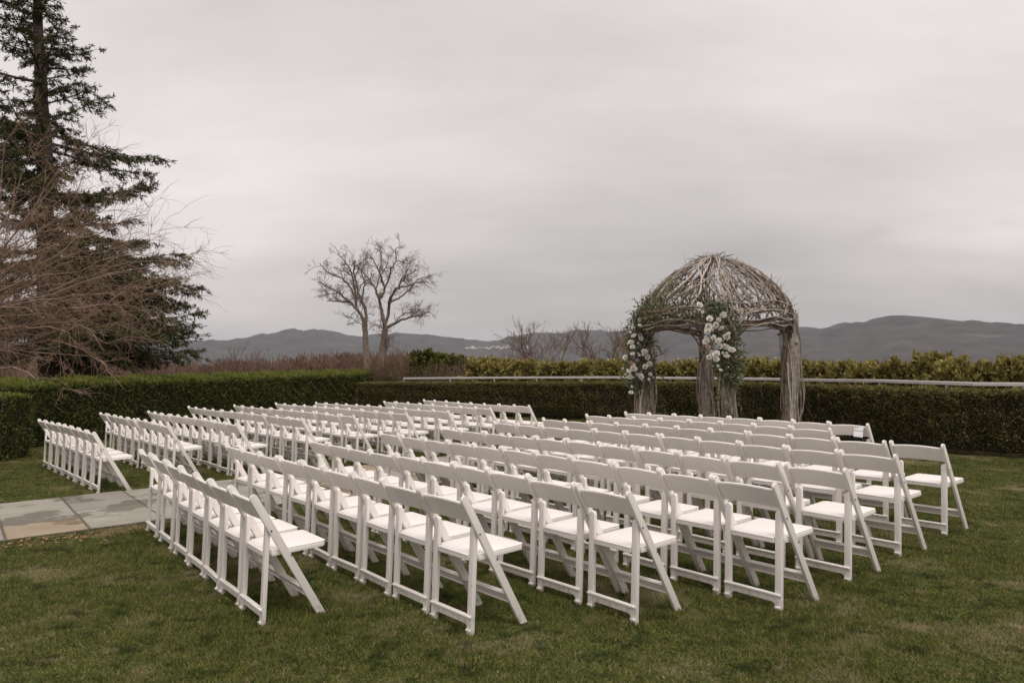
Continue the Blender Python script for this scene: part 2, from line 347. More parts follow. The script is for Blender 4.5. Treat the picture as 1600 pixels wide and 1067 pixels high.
# ------------------------------------------------------------------ stone path
PO = np.array([-4.015, 7.075]); PU = np.array([.797, .604]); PV = np.array([-.604, .797])
PATH_W = 2.22; PATH_U = (-6.5, 9.2)
def pxy(u, v): return PO+PU*u+PV*v
def build_path():
    reseed(12)
    bm = bmesh.new(); c = [pxy(u, v) for u, v in ((PATH_U[0], 0), (PATH_U[1], 0), (PATH_U[1], PATH_W), (PATH_U[0], PATH_W))]
    lo = [bm.verts.new((*p, -.1)) for p in c]; hi = [bm.verts.new((*p, .026)) for p in c]
    bm.faces.new(hi)
    for i in range(4): bm.faces.new((lo[i], lo[(i+1) % 4], hi[(i+1) % 4], hi[i]))
    bed = material('mortar_joint', (.10, .085, .065), (.16, .135, .105), 12, .95, .4, 50)
    path = tag(bobj('path', bm, bed, smooth=False), kind='structure')
    cols = [((.31, .295, .245), (.25, .24, .20)), ((.325, .305, .255), (.27, .255, .21)), ((.33, .265, .19), (.28, .22, .15)), ((.26, .24, .21), (.22, .205, .175))]
    mats = [material('bluestone', a, b, 2.2, .75, .25, 30, spec=.35, coord='World', patch=[((b[0]*.60, b[1]*.58, b[2]*.56), 1.25, .535, .565), ((a[0]*1.12, a[1]*1.1, a[2]*1.08), 6, .6, .8)]) for a, b in cols]
    rowsplit = {-1: ([0, .71, 1.40, PATH_W], [2, 0, 1]), 0: ([0, 1.08, PATH_W], [1, 3]), 1: ([0, .72, 1.44, PATH_W], [1, 0, 0]), -2: ([0, 1.1, PATH_W], [0, 1])}
    r = random.Random(5)
    for k in range(-10, 14):
        u0, u1 = k*.655, (k+1)*.655
        if k in rowsplit: sp, ci = rowsplit[k]
        elif k % 2: sp, ci = [0, .74+r.uniform(-.1, .1), 1.46+r.uniform(-.1, .1), PATH_W], [r.randrange(4) for _ in range(3)]
        else: sp, ci = [0, 1.1+r.uniform(-.15, .15), PATH_W], [r.randrange(4) for _ in range(2)]
        for a, b_, c_ in zip(sp[:-1], sp[1:], ci):
            g0 = .018; e = .008
            q = [pxy(uu+r.uniform(-.004, .004), vv+r.uniform(-.004, .004)) for uu, vv in ((u0+g0, a+e), (u1-.006, a+e), (u1-.006, b_-e), (u0+g0, b_-e))]
            cx, cy = np.mean(q, 0)
            p = plate([(x-cx, y-cy) for x, y in q], .05, 'z', .004, 1)
            o = bobj('paving_slab', p, mats[c_], path); o.location = (cx, cy, .009+r.uniform(-.002, .003)); 
            o.rotation_euler = (r.uniform(-.002, .002), r.uniform(-.002, .002), 0)
build_path()

# ------------------------------------------------------------------ grass (far too many blades to count)
def tuft(seed, n, h, rad, w):
    g = np.random.default_rng(seed); a = g.random(n)*2*PI; rr = rad*np.sqrt(g.random(n)); P = np.stack([rr*np.cos(a), rr*np.sin(a), np.zeros(n)-.004], -1)
    b = g.random(n)*2*PI; lean = g.uniform(.15, 1.15, n); hh = h*g.uniform(.45, 1.25, n); D = np.stack([np.cos(b)*lean, np.sin(b)*lean, np.ones(n)], -1); D /= np.linalg.norm(D, axis=1)[:, None]
    c = g.random(n)*2*PI; S = np.stack([np.cos(c), np.sin(c), np.zeros(n)], -1)*w/2*g.uniform(.7, 1.3, n)[:, None]
    mid = P+D*hh[:, None]*.55; tip = P+D*hh[:, None]; tip[:, :2] += np.stack([np.cos(b), np.sin(b)], -1)*hh[:, None]*.25*lean[:, None]; tip[:, 2] -= hh*.08
    V = np.stack([P-S, P+S, mid+S*.8, tip, mid-S*.8], 1).reshape(-1, 3); i = np.arange(n)[:, None]*5
    me = bpy.data.meshes.new('grass_tuft'); faces = np.concatenate([i+np.array([[0, 1, 2, 4]])], 0); tri = i+np.array([[4, 2, 3]])
    me.from_pydata(V.tolist(), [], faces.tolist()+tri.tolist()); t = g.random(n)**1.3
    at_ = me.attributes.new('tint', 'FLOAT', 'POINT'); at_.data.foreach_set('value', np.repeat(t, 5).astype(np.float32)); me.update(); return me
def build_grass():
    reseed(13)
    gm = material('grass_blades', (.066, .100, .014), (.215, .232, .055), 11, .6, spec=.2, coord='World', tint=((.034, .056, .008), (.27, .27, .085)), transl=.2,
                  c3=((.40, .31, .18), .95), patch=[((.40, .33, .19), 1.15, .53, .72), ((.042, .062, .013), 5.0, .53, .68), ((.26, .21, .115), 8, .585, .72)])
    col = bpy.data.collections.new('grass_tufts')
    for k in range(5):
        me = tuft(40+k, 80, .024+.003*k, .085, .0045); me.materials.append(gm); o = bpy.data.objects.new('grass_tuft', me); col.objects.link(o)
    n = 420000; X = rng.uniform(-12.5, 12, n); Y = rng.uniform(2.6, 24, n)
    d = np.hypot(X, Y); keep = (np.abs(X) < Y*.80+1.6) & (rng.random(n) < np.clip(6.0/d, .25, 1.0)**1.0*1.0)
    rel = np.stack([X, Y], -1)-PO; u = rel@PU; v = rel@PV
    keep &= ~((u > PATH_U[0]) & (u < PATH_U[1]) & (v > .0+rng.normal(size=n)*.025) & (v < PATH_W+rng.normal(size=n)*.025))
    keep &= ~((X < -8.75) & (Y < 14)) & (inside_lawn(X, Y))
    X, Y = X[keep], Y[keep]; 
    # thin, worn turf in patches and a bare strip along the path edge
    uu = (np.stack([X, Y], -1)-PO)@PU; vv = (np.stack([X, Y], -1)-PO)@PV
    bare = np.exp(-((vv+.28)/.16)**2)*np.exp(-((uu-.1)/1.1)**2)*.85
    k2 = rng.random(len(X)) > bare; X, Y = X[k2], Y[k2]
    me = bpy.data.meshes.new('lawn_grass')
    V = np.stack([X, Y, lawn_z(X, Y)], -1).astype(np.float32); me.vertices.add(len(V)); me.vertices.foreach_set('co', V.ravel())
    d = np.hypot(X, Y); s = rng.uniform(.75, 1.25, len(X))*np.interp(d, [3, 8, 20], [.92, 1.05, 1.5]); hn = 1+.35*np.sin(X*2.1+1.3*np.sin(Y*1.7))*np.sin(Y*2.6+np.sin(X*1.9))
    for nm, val in (('sc', s), ('hn', s*hn), ('rz', rng.random(len(X))*2*PI)):
        a = me.attributes.new(nm, 'FLOAT', 'POINT'); a.data.foreach_set('value', val.astype(np.float32))
    o = link('lawn_grass', me); tag(o, 'short green lawn grass with tan worn patches', 'grass', kind='stuff')
    ng = bpy.data.node_groups.new('scatter_grass', 'GeometryNodeTree'); ng.interface.new_socket('Geometry', in_out='INPUT', socket_type='NodeSocketGeometry'); ng.interface.new_socket('Geometry', in_out='OUTPUT', socket_type='NodeSocketGeometry')
    N, L = ng.nodes, ng.links; gi = N.new('NodeGroupInput'); go = N.new('NodeGroupOutput'); ip = N.new('GeometryNodeInstanceOnPoints'); ci = N.new('GeometryNodeCollectionInfo')
    ci.inputs['Collection'].default_value = col; ci.inputs['Separate Children'].default_value = True; ci.inputs['Reset Children'].default_value = True
    L.new(gi.outputs[0], ip.inputs['Points']); L.new(ci.outputs[0], ip.inputs['Instance']); ip.inputs['Pick Instance'].default_value = True
    def attr(nm):
        a = N.new('GeometryNodeInputNamedAttribute'); a.data_type = 'FLOAT'; a.inputs['Name'].default_value = nm; return a.outputs[0]
    cx = N.new('ShaderNodeCombineXYZ'); L.new(attr('rz'), cx.inputs[2]); L.new(cx.outputs[0], ip.inputs['Rotation'])
    cs = N.new('ShaderNodeCombineXYZ'); L.new(attr('sc'), cs.inputs[0]); L.new(attr('sc'), cs.inputs[1]); L.new(attr('hn'), cs.inputs[2]); L.new(cs.outputs[0], ip.inputs['Scale'])
    L.new(ip.outputs[0], go.inputs[0]); md = o.modifiers.new('scatter', 'NODES'); md.node_group = ng
    return len(X)

# ------------------------------------------------------------------ hedges
RH = [(-5.0, 23.9), (-1.9, 21.6), (0.0, 20.4), (2.65, 18.5), (3.9, 17.5), (4.75, 16.6), (5.3, 15.4), (5.55, 14.4), (6.0, 13.1), (6.3, 12.2), (6.62, 11.25), (7.26, 10.62), (8.6, 9.4), (10.2, 8.2)]
LH = [(-11.6, 10.7), (-10.3, 13.55), (-9.0, 16.4), (-7.1, 20.5), (-5.2, 24.7), (-3.9, 27.6)]
def polydist(P, X, Y):
    "signed side (positive = left of the line) and distance"
    best = np.full(X.shape, 1e9); side = np.zeros(X.shape)
    for (x0, y0), (x1, y1) in zip(P[:-1], P[1:]):
        dx, dy = x1-x0, y1-y0; t = np.clip(((X-x0)*dx+(Y-y0)*dy)/(dx*dx+dy*dy), 0, 1)
        d = np.hypot(X-x0-t*dx, Y-y0-t*dy); s = dx*(Y-y0)-dy*(X-x0); m = d < best; best = np.where(m, d, best); side = np.where(m, s, side)
    return side, best
def inside_lawn(X, Y):
    s, d = polydist(RH, X, Y); s2, d2 = polydist(LH, X, Y)
    return ((s < 0) | (d < .05)) & ((s2 < 0) | (d2 < .05))
def resample(P, step):
    P = np.array(P, float); seg = np.linalg.norm(np.diff(P, axis=0), axis=1); s = np.concatenate([[0], np.cumsum(seg)]); t = np.arange(0, s[-1], step)
    return np.stack([np.interp(t, s, P[:, k]) for k in range(2)], -1), s[-1]
def hedge(name, label, P, thick, h0, h1, leafm, dens, lsize, topfuzz, side=1, ends=(True, True), twigs=0, inset=.07, under=.0, tipm=None, topw=.012):
    "clipped hedge: lawn-side face on line P, body on its left (side=1)"
    reseed(len(name)*7)
    Q, Ltot = resample(P, .25); T = unit(np.gradient(Q, axis=0)); Nn = np.stack([-T[:, 1], T[:, 0]], -1)*side
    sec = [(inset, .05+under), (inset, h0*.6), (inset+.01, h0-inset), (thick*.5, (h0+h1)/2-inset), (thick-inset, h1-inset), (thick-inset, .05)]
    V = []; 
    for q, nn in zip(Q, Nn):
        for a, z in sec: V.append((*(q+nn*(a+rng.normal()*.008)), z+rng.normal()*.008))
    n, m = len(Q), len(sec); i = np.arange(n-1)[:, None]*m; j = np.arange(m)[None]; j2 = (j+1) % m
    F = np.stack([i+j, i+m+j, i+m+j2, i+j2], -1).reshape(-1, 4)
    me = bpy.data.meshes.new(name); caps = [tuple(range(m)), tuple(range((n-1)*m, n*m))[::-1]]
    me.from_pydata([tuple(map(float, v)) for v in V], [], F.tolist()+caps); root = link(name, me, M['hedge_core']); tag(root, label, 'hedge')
    # leaves on lawn face, top, ends
    def along(k):
        u = rng.random(k)*(n-1); i0 = np.minimum(u.astype(int), n-2); f = (u-i0)[:, None]
        return Q[i0]*(1-f)+Q[i0+1]*f, Nn[i0]
    k = int(Ltot*h0*dens); q, nn = along(k); z = under+(h0-under)*rng.random(k)**.95
    wob = .040*np.sin(z*13+q[:, 0]*9)*np.sin(q[:, 1]*11+z*7)+.030*np.sin(z*29+q[:, 0]*23+2*np.sin(q[:, 1]*9))*np.sin(q[:, 1]*27-z*19)+.03*np.sin(q[:, 0]*2.3+z*3)
    if under: wob = wob+np.where(z < under+.18, (under+.18-z)*.5, 0)
    dep = np.abs(rng.normal(size=k))*.045; A = np.concatenate([q+nn*(dep+wob+.0)[:, None], z[:, None]], 1)
    DA = np.concatenate([-nn, np.full((k, 1), .25)], 1)+rng.normal(size=(k, 3))*.75
    k2 = int(Ltot*thick*dens*.9); q, nn = along(k2); f = rng.random(k2); zt = h0+(h1-h0)*f**.7+topw*np.sin(q[:, 0]*5+f*3)*np.sin(q[:, 1]*7+f*4)+topw*.6*rng.normal(size=k2)
    Bp = np.concatenate([q+nn*(f*thick)[:, None], (zt-np.abs(rng.normal(size=k2))*.035)[:, None]], 1)
    DB = np.concatenate([rng.normal(size=(k2, 2))*.6, np.abs(rng.normal(size=(k2, 1)))+.3], 1)
    parts = [(A, DA), (Bp, DB)]
    for e, on in enumerate(ends):
        if not on: continue
        k3 = int(thick*h0*dens); f = rng.random(k3); z = h0*rng.random(k3); q0 = Q[0] if e == 0 else Q[-1]; n0 = Nn[0] if e == 0 else Nn[-1]; t0 = (-T[0] if e == 0 else T[-1])
        E_ = np.concatenate([q0+n0*(f*thick)[:, None]+t0*(.03-np.abs(rng.normal(size=(k3, 1)))*.04), z[:, None]], 1)
        parts.append((E_, np.concatenate([np.tile(t0, (k3, 1)), np.full((k3, 1), .2)], 1)+rng.normal(size=(k3, 3))*.7))
    Pp = np.concatenate([a for a, b in parts]); Dd = np.concatenate([b for a, b in parts]); kk = len(Pp)
    tag(leaves('leaves', Pp, Dd, lsize*rng.uniform(.6, 1.4, kk), lsize*.55*rng.uniform(.7, 1.3, kk), leafm, root), kind='stuff')
    # upright fresh shoots along the clipped top
    k4 = int(Ltot*thick*topfuzz); q, nn = along(k4); f = rng.random(k4); zt = h0+(h1-h0)*f**.7
    S = np.concatenate([q+nn*(f*thick)[:, None], zt[:, None]-.03+topw*1.5*np.sin(q[:, :1]*5+f[:, None]*3)*np.sin(q[:, 1:]*7)+topw*rng.normal(size=(k4, 1))], 1); DS = np.concatenate([rng.normal(size=(k4, 2))*.3, np.ones((k4, 1))], 1)
    tag(leaves('new_shoots', S, DS, lsize*rng.uniform(.8, 2.0, k4), lsize*.45, tipm or leafm, root, tint=.5+.5*rng.random(k4)), kind='stuff')
    if twigs:
        t = Tubes()
        for _ in range(twigs):
            u = rng.random()*(n-1); i0 = int(u); q0 = Q[i0]; nn = Nn[i0]; z0 = rng.uniform(.05, h0*.8); p0 = np.array([*(q0+nn*.03), z0])
            p1 = p0+np.array([*(T[i0]*rng.normal()*.12), rng.uniform(.05, .28)])+np.array([*(-nn*rng.uniform(-.01, .05)), 0])
            t.add(wander(p0, p1, 4, .03), np.linspace(.004, .002, 4)*rng.uniform(.7, 1.3), 3)
        tag(t.obj('twigs', M['vine'], root), kind='stuff')
    return root
M['new_growth'] = material('pale_new_growth', (.18, .17, .05), (.30, .27, .10), 3, .6, coord='World', tint=((.09, .09, .02), (.30, .27, .11)), transl=.25)
M['green_growth'] = material('green_new_growth', (.12, .145, .026), (.21, .235, .05), 3, .6, coord='World', tint=((.05, .07, .012), (.26, .28, .06)), transl=.3)
hedge('clipped_yew_hedge', 'long clipped olive green hedge with browning patches below the metal rail', RH, .42, .965, .970, M['yew'], 3400, .037, 1500, 1, (True, False), 380, under=.03, tipm=M['new_growth'])
hedge('tall_green_hedge', 'taller dark green hedge with bright fuzzy top behind the left chairs', LH, 1.0, 1.21, 1.33, M['box_leaf'], 1900, .052, 2400, 1, (False, True), 60, tipm=M['green_growth'], topw=.03)
hedge('corner_hedge_block', 'short dark green hedge block at the left edge of the lawn', [(-8.75, 3.0), (-8.62, 8.0), (-8.5, 13.3)], 1.6, 1.11, 1.16, M['box_leaf'], 2300, .040, 1600, 1, (False, True), 60, tipm=M['green_growth'], topw=.015)
NG = build_grass()

# fallen leaves and litter in the grass by the path
def litter():
    reseed(14)
    k = 420; u = rng.normal(size=k)*.8-.4; v = -.24-np.abs(rng.normal(size=k))*.17+.08; P = PO+u[:, None]*PU+v[:, None]*PV
    k2 = 150; P2 = np.stack([rng.uniform(-6, 7, k2), rng.uniform(3.2, 13, k2)], -1); rel = P2-PO; P2 = P2[~(((rel@PV) > 0) & ((rel@PV) < PATH_W))]; P = np.concatenate([P, P2]); k = len(P)
    P = np.concatenate([P, (lawn_z(P[:, 0], P[:, 1])+rng.uniform(.008, .035, k))[:, None]], 1); D = np.concatenate([rng.normal(size=(k, 2)), rng.normal(size=(k, 1))*.25], 1)
    o = leaves('fallen_leaves', P, D, rng.uniform(.018, .042, k), rng.uniform(.012, .024, k), M['dry_leaf']); tag(o, 'dry brown leaves scattered in the grass along the path', 'leaves', kind='stuff')
litter()

# ------------------------------------------------------------------ rail behind the hedge
def rail():
    root = empty('metal_handrail', (-3.5, 23.3, 0)); tag(root, 'pale metal handrail on short posts running above the clipped hedge', 'railing')
    px = [(632, 591.2), (704, 590.6), (772, 590.2), (840, 589.9), (909, 589.7), (979, 589.6), (1049, 590.5), (1123, 591.2), (1197, 592.2), (1286, 594.2), (1374, 595.2), (1440, 597.3), (1478, 598.5), (1520, 600.0), (1600, 600.6), (1720, 603.0)]
    Q, _ = resample(RH, .05); T = unit(np.gradient(Q, axis=0)); Nn = np.stack([-T[:, 1], T[:, 0]], -1); Q = Q+Nn*.38
    pts = []
    for x, y in px:
        d = (x-800)/FPX*AX-(y-533.5)/FPX*AY+AF; k = np.argmin(np.abs(Q[:, 0]*d[1]-Q[:, 1]*d[0])/np.hypot(Q[:, 0], Q[:, 1])); s = np.linalg.norm(Q[k])/math.hypot(d[0], d[1])
        pts.append(np.array([Q[k][0], Q[k][1], CAMH+d[2]*s]))
    off = np.array([-3.5, 23.3, 0])
    for i, (a, b) in enumerate(zip(pts[:-1], pts[1:])):
        dr = b-a; L_ = np.linalg.norm(dr); bx = plate([(-.0, -.0275), (L_, -.0275), (L_, .0275), (0, .0275)], .075, 'y', .006, 1)
        o = bobj('handrail', bx, M['rail'], root); ex = dr/L_; ey = unit(np.array([-ex[1], ex[0], 0])); ez = np.cross(ex, ey)
        o.matrix_local = Matrix(((ex[0], ey[0], ez[0], (a-off)[0]), (ex[1], ey[1], ez[1], (a-off)[1]), (ex[2], ey[2], ez[2], (a-off)[2]), (0, 0, 0, 1)))
    for i, p in enumerate(pts):
        if i in (11, 13): continue
        t = bbox(-.02, .02, -.02, .02, -p[2], -.025, .003); o = bobj('post', t, M['rail'], root); o.location = p-off
rail()

# ------------------------------------------------------------------ trees
def grow(t, P0, D, length, r, lvl, maxl, spread=.7, nch=4, up=.15, wob=.12, ratio=.6, tips=None, minr=.004, sides=(7, 5, 4, 3, 3)):
    n = max(4, int(5+length*1.2)); n = min(n, 10); pts = [np.array(P0, float)]; d = np.array(D, float); d /= np.linalg.norm(d)
    for k in range(n-1):
        d = d+rng.normal(size=3)*wob+np.array([0, 0, up*.3]); d /= np.linalg.norm(d); pts.append(pts[-1]+d*length/(n-1))
    pts = np.array(pts); rr = np.linspace(r, max(minr, r*.35), n); t.add(pts, rr, sides[min(lvl, 4)])
    if lvl >= maxl: return
    for c in range(nch):
        f = rng.uniform(.25, 1.0) if c else 1.0; i = min(n-2, int(f*(n-1))); p = pts[i]*(1-(f*(n-1)-i))+pts[i+1]*(f*(n-1)-i) if i < n-1 else pts[-1]
        dd = unit(pts[i+1]-pts[i]); a = unit(np.cross(dd, rng.normal(size=3))); ang = rng.uniform(.35, 1.0)*spread if c else rng.uniform(0, .4)*spread
        nd = dd*math.cos(ang)+a*math.sin(ang)+np.array([0, 0, up]); grow(t, p, nd, length*ratio*rng.uniform(.7, 1.2), rr[i]*rng.uniform(.5, .75), lvl+1, maxl, spread, nch, up, wob, ratio, tips, minr, sides)

def nth(n):
    w = ['first', 'second', 'third', 'fourth', 'fifth', 'sixth', 'seventh', 'eighth', 'ninth', 'tenth', 'eleventh', 'twelfth']
    return w[n-1] if n <= 12 else str(n)+{1: 'st', 2: 'nd', 3: 'rd'}.get(n % 10 if n > 20 else 0, 'th')
def spruce():
    reseed(21)
    base = at(83, 585, 24.0); base[2] = -.02; top = np.array([base[0]-.62, 24.0, 17.2])
    root = empty('spruce_tree', tuple(base)); tag(root, 'tall dark spruce with layered drooping branches behind the left hedge', 'tree')
    tr = Tubes(); n = 16; f = np.linspace(0, 1, n)[:, None]; P = (top-base)*f+np.concatenate([rng.normal(size=(n, 2))*.02, np.zeros((n, 1))], 1)
    tr.add(P, .36*(1-f[:, 0])**.85+.03, 10); tr.obj('trunk', M['spruce_trunk'], root)
    zt = [1.3, 2.5, 5.2, 6.4, 7.8, 9.7, 10.6, 11.2, 12.3, 13.6, 17]; lt = [4.5, 4.7, 4.2, 3.8, 3.9, 3.6, 2.9, 2.8, 1.4, 1.0, .2]
    br = Tubes(); LP = []; LD = []; LL = []
    z = 1.9
    while z < 16.6:
        z += rng.uniform(.07, .18)*(1 if z < 11 else 1.0); L0 = float(np.interp(z, zt, lt))
        for c in range(rng.integers(1, 3)+(3 if z < 5.2 else 0)):
            a = rng.random()*2*PI if c < 2 else rng.uniform(-.75, .75); L_ = L0*(rng.uniform(.4, 1.0) if rng.random() < .75 else rng.uniform(.85, 1.1)); L_ *= 1-.25*(rng.random() < .3)
            if L_ < .25: continue
            fz = z/17.2; p0 = np.array([(top-base)[0]*fz, 0, z]); n = 9; s = np.linspace(0, 1, n)
            el = rng.uniform(-.12, .28)+.25*(z > 11); bend = rng.normal()*.12
            hx = np.cos(a+bend*s)*L_*s; hy = np.sin(a+bend*s)*L_*s; hz = L_*(math.tan(el)*s-(.22+.10*(z < 6))*s**1.5+.20*s**3)+rng.normal(size=n).cumsum()*.015
            Q = p0+np.stack([hx, hy, hz], -1); br.add(Q, np.linspace(.018+.011*L_, .006, n), 4)
            dirb = unit(np.gradient(Q, axis=0)); m = max(5, int(L_*8.5))
            for k in range(m):
                u = rng.uniform(.13, 1.0) if k else 1.0
                if rng.random() < .12 and u < .8: continue
                x = u*(n-1); i = min(n-2, int(x)); q = Q[i]*(1-(x-i))+Q[i+1]*(x-i); dd = dirb[i]; sd_ = np.array([-dd[1], dd[0], 0])*(1 if rng.random() < .5 else -1)
                sl = L_*.27*(1-.55*u)*rng.uniform(.5, 1.2)+.14; nd = unit(dd*rng.uniform(.5, 1.0)+sd_*rng.uniform(.4, 1.0)+np.array([0, 0, rng.uniform(-.45, .10)]))
                e = q+nd*sl+np.array([0, 0, -.10*sl]); br.add(np.array([q, (q+e)/2+rng.normal(size=3)*.02, e]), [.007, .005, .003], 3)
                kk = int(sl*24)+4; w = rng.random(kk)[:, None]; pp = q+(e-q)*w+rng.normal(size=(kk, 3))*.022
                # pendulous little shoots
                LP.append(pp); dn = nd+rng.normal(size=(kk, 3))*.55+np.array([0, 0, -.28])+sd_*rng.uniform(-.3, .7, (kk, 1)); LD.append(dn); LL.append(rng.uniform(.10, .25, kk))
            kk = int(L_*16); w = rng.uniform(.1, 1, kk)*(n-1); i = np.minimum(w.astype(int), n-2); fr = (w-i)[:, None]; LP.append(Q[i]*(1-fr)+Q[i+1]*fr+rng.normal(size=(kk, 3))*.02); LD.append(dirb[i]+rng.normal(size=(kk, 3))*.55); LL.append(rng.uniform(.10, .2, kk))
    br.obj('branches', M['spruce_trunk'], root)['kind'] = 'stuff'
    LP = np.concatenate(LP); LD = np.concatenate(LD); LL = np.concatenate(LL)
    # each shoot: three crossed narrow blades
    P3 = np.repeat(LP, 3, 0)+rng.normal(size=(len(LP)*3, 3))*.02; D3 = np.repeat(LD, 3, 0)+rng.normal(size=(len(LP)*3, 3))*.5; L3 = np.repeat(LL, 3)*.85
    tint = np.repeat(rng.random(len(LP)), 3); tag(leaves('needles', P3, D3, L3*rng.uniform(.7, 1.1, len(L3)), L3*.19, M['spruce'], root, tint=tint), kind='stuff')
    print('spruce shoots', len(LP))
spruce()

def weeping_tree():
    reseed(22)
    Y0 = 18.0; base = at(-150, 640, Y0); base[2] = -.02
    root = empty('bare_spreading_tree', tuple(base)); tag(root, 'bare tree with arching reddish twigs in front of the spruce at the left edge', 'tree')
    t = Tubes(); tw = Tubes()
    fork = at(-130, 545, Y0)
    t.add(wander(base-base, fork-base, 6, .05), np.linspace(.22, .17, 6), 9); t.obj('trunk', M['trunk'], root)
    tg = [(300, 395, 16.5), (275, 410, 18.5), (255, 444, 17), (180, 456, 16), (165, 566, 16), (95, 610, 15.6), (265, 485, 19), (250, 520, 20), (230, 335, 18), (185, 300, 19.5), (150, 250, 18), (120, 235, 16.5), (70, 215, 19), (30, 195, 17.5), (250, 360, 17.5), (60, 330, 15.5), (110, 400, 15.8), (200, 560, 17), (-20, 230, 18), (40, 480, 16), (292, 452, 17.3), (180, 350, 16.5), (240, 400, 16.2), (100, 300, 18.5), (20, 300, 17), (150, 520, 15.5), (60, 560, 15.6), (215, 480, 16.4), (-60, 350, 18), (130, 330, 17), (160, 420, 17.2), (60, 430, 17), (100, 350, 17), (40, 380, 16.5), (190, 510, 18), (20, 540, 17), (120, 470, 18.5), (250, 460, 18), (90, 270, 17.5), (200, 380, 18)]
    count = 0
    for k, (x, y, Yd) in enumerate(tg):
        e = at(x, y, Yd); L_ = np.linalg.norm(e-fork); Q = wander(fork-base, e-base, 14, .42, grav=L_*.045 if y > 300 else .1)
        lm = Tubes(); lm.add(Q, np.linspace(.042, .006, 14)*rng.uniform(.6, 1.1), 6)
        lm.obj('limb', M['pale_limb' if k in (0, 1, 3, 5, 10, 16, 27) else 'red_twig'], root)
        dr = unit(np.gradient(Q, axis=0))
        for c in range(int(9+L_*2.9)):                               # branchlets
            u = rng.uniform(.22, 1.0) if c else 1.0; xx = u*13; i = min(12, int(xx)); q = Q[i]*(1-(xx-i))+Q[i+1]*(xx-i)
            d = unit(dr[i]*rng.uniform(.5, 1.1)+unit(rng.normal(size=3))*.75+np.array([.15, 0, rng.uniform(-.15, .35)])); bl = rng.uniform(.35, 1.15)
            n = 6; pts = [q]; 
            for s in range(n-1): d = unit(d+rng.normal(size=3)*.17+np.array([0, 0, -.05])); pts.append(pts[-1]+d*bl/(n-1))
            pts = np.array(pts); tw.add(pts, np.linspace(.0058, .0030, n), 3)
            for g in range(rng.integers(4, 8)):                      # fine twigs
                ii = rng.integers(1, n); d2 = unit(unit(pts[ii]-pts[ii-1])+unit(rng.normal(size=3))*.85); l2 = rng.uniform(.18, .6); p2 = [pts[ii]]
                for s in range(4): d2 = unit(d2+rng.normal(size=3)*.22+np.array([0, 0, -.07])); p2.append(p2[-1]+d2*l2/4)
                tw.add(np.array(p2), np.linspace(.0040, .0020, 5), 3); count += 1
    o = tw.obj('twigs', M['red_twig'], root); tag(o, kind='stuff'); print('twigs', count)
weeping_tree()

def traced_tree(name, label, limbs, Y, trunk_r, zbase, m, sub=2, seed=1, twl=.72):
    b = at(*limbs[0][0][0], Y); base = np.array([b[0], b[1], zbase]); reseed(seed); root = empty(name, tuple(base)); tag(root, label, 'tree')
    ph = 1166.7/Y; tw = Tubes()
    for k, (pl, r0, r1) in enumerate(limbs):
        P = []; off = rng.normal()*(.0 if k == 0 else .5)
        for j, (x, y) in enumerate(pl):
            p = at(x, y, Y); p[1] += 0 if k == 0 else off*(j/max(1, len(pl)-1))*2.2+rng.normal()*.1; P.append(p)
        P = np.array(P)
        if k == 0: P = np.concatenate([[[P[0][0], P[0][1], zbase]], P])
        # smooth
        s = np.concatenate([[0], np.cumsum(np.linalg.norm(np.diff(P, axis=0), axis=1))]); nn = max(6, len(P)*4); q = np.linspace(0, s[-1], nn); Q = np.stack([np.interp(q, s, P[:, c]) for c in range(3)], -1)
        Q[1:-1] = (Q[:-2]+Q[1:-1]*2+Q[2:])/4; Q[1:-1] += rng.normal(size=(nn-2, 3))*.02
        lt = Tubes(); lt.add(Q-base, np.linspace(r0, r1, nn), 8 if k == 0 else 5); lt.obj('trunk' if k == 0 else 'limb', m, root)
        if k == 0: continue
        dr = unit(np.gradient(Q, axis=0)); L_ = s[-1]
        for c in range(int(5+L_*2.6)):
            u = rng.uniform(.25, .97) if c > 0 else 1.0; i = min(nn-2, int(u*(nn-1))); d = unit(dr[i]+unit(rng.normal(size=3))*1.0+np.array([0, 0, .12]))
            grow(tw, Q[i]-base, d, twl*rng.uniform(.5, 1.1), r1*rng.uniform(.5, .8)*(1.3-.5*u), 2, 2+sub, 1.05, 4, .02, .20, .60, minr=.0095)
    tag(tw.obj('twigs', m, root), kind='stuff')
z3 = lambda pts: [(480+x/4.446, 360+y/4.446) for x, y in pts]
LT = [([(412, 860), (408, 780), (404, 705), (396, 650)], .27, .17), ([(400, 665), (385, 600), (345, 545), (300, 498), (240, 495), (150, 490)], .13, .035), ([(300, 498), (230, 435), (160, 400), (100, 370)], .08, .03),
      ([(345, 545), (340, 460), (310, 400), (270, 350), (160, 300), (110, 240)], .09, .03), ([(342, 470), (322, 330), (300, 255), (225, 165)], .07, .025), ([(404, 705), (412, 600), (404, 540), (370, 470), (350, 400), (330, 280), (345, 215)], .13, .03),
      ([(412, 610), (418, 520), (432, 480)], .05, .02), ([(370, 470), (395, 370), (362, 280), (395, 195)], .06, .02), ([(322, 330), (290, 300), (240, 260)], .05, .02), ([(345, 480), (352, 420), (385, 350), (440, 335)], .05, .02), ([(400, 665), (350, 640), (265, 590)], .03, .012), ([(230, 435), (150, 440), (120, 450)], .03, .015)]
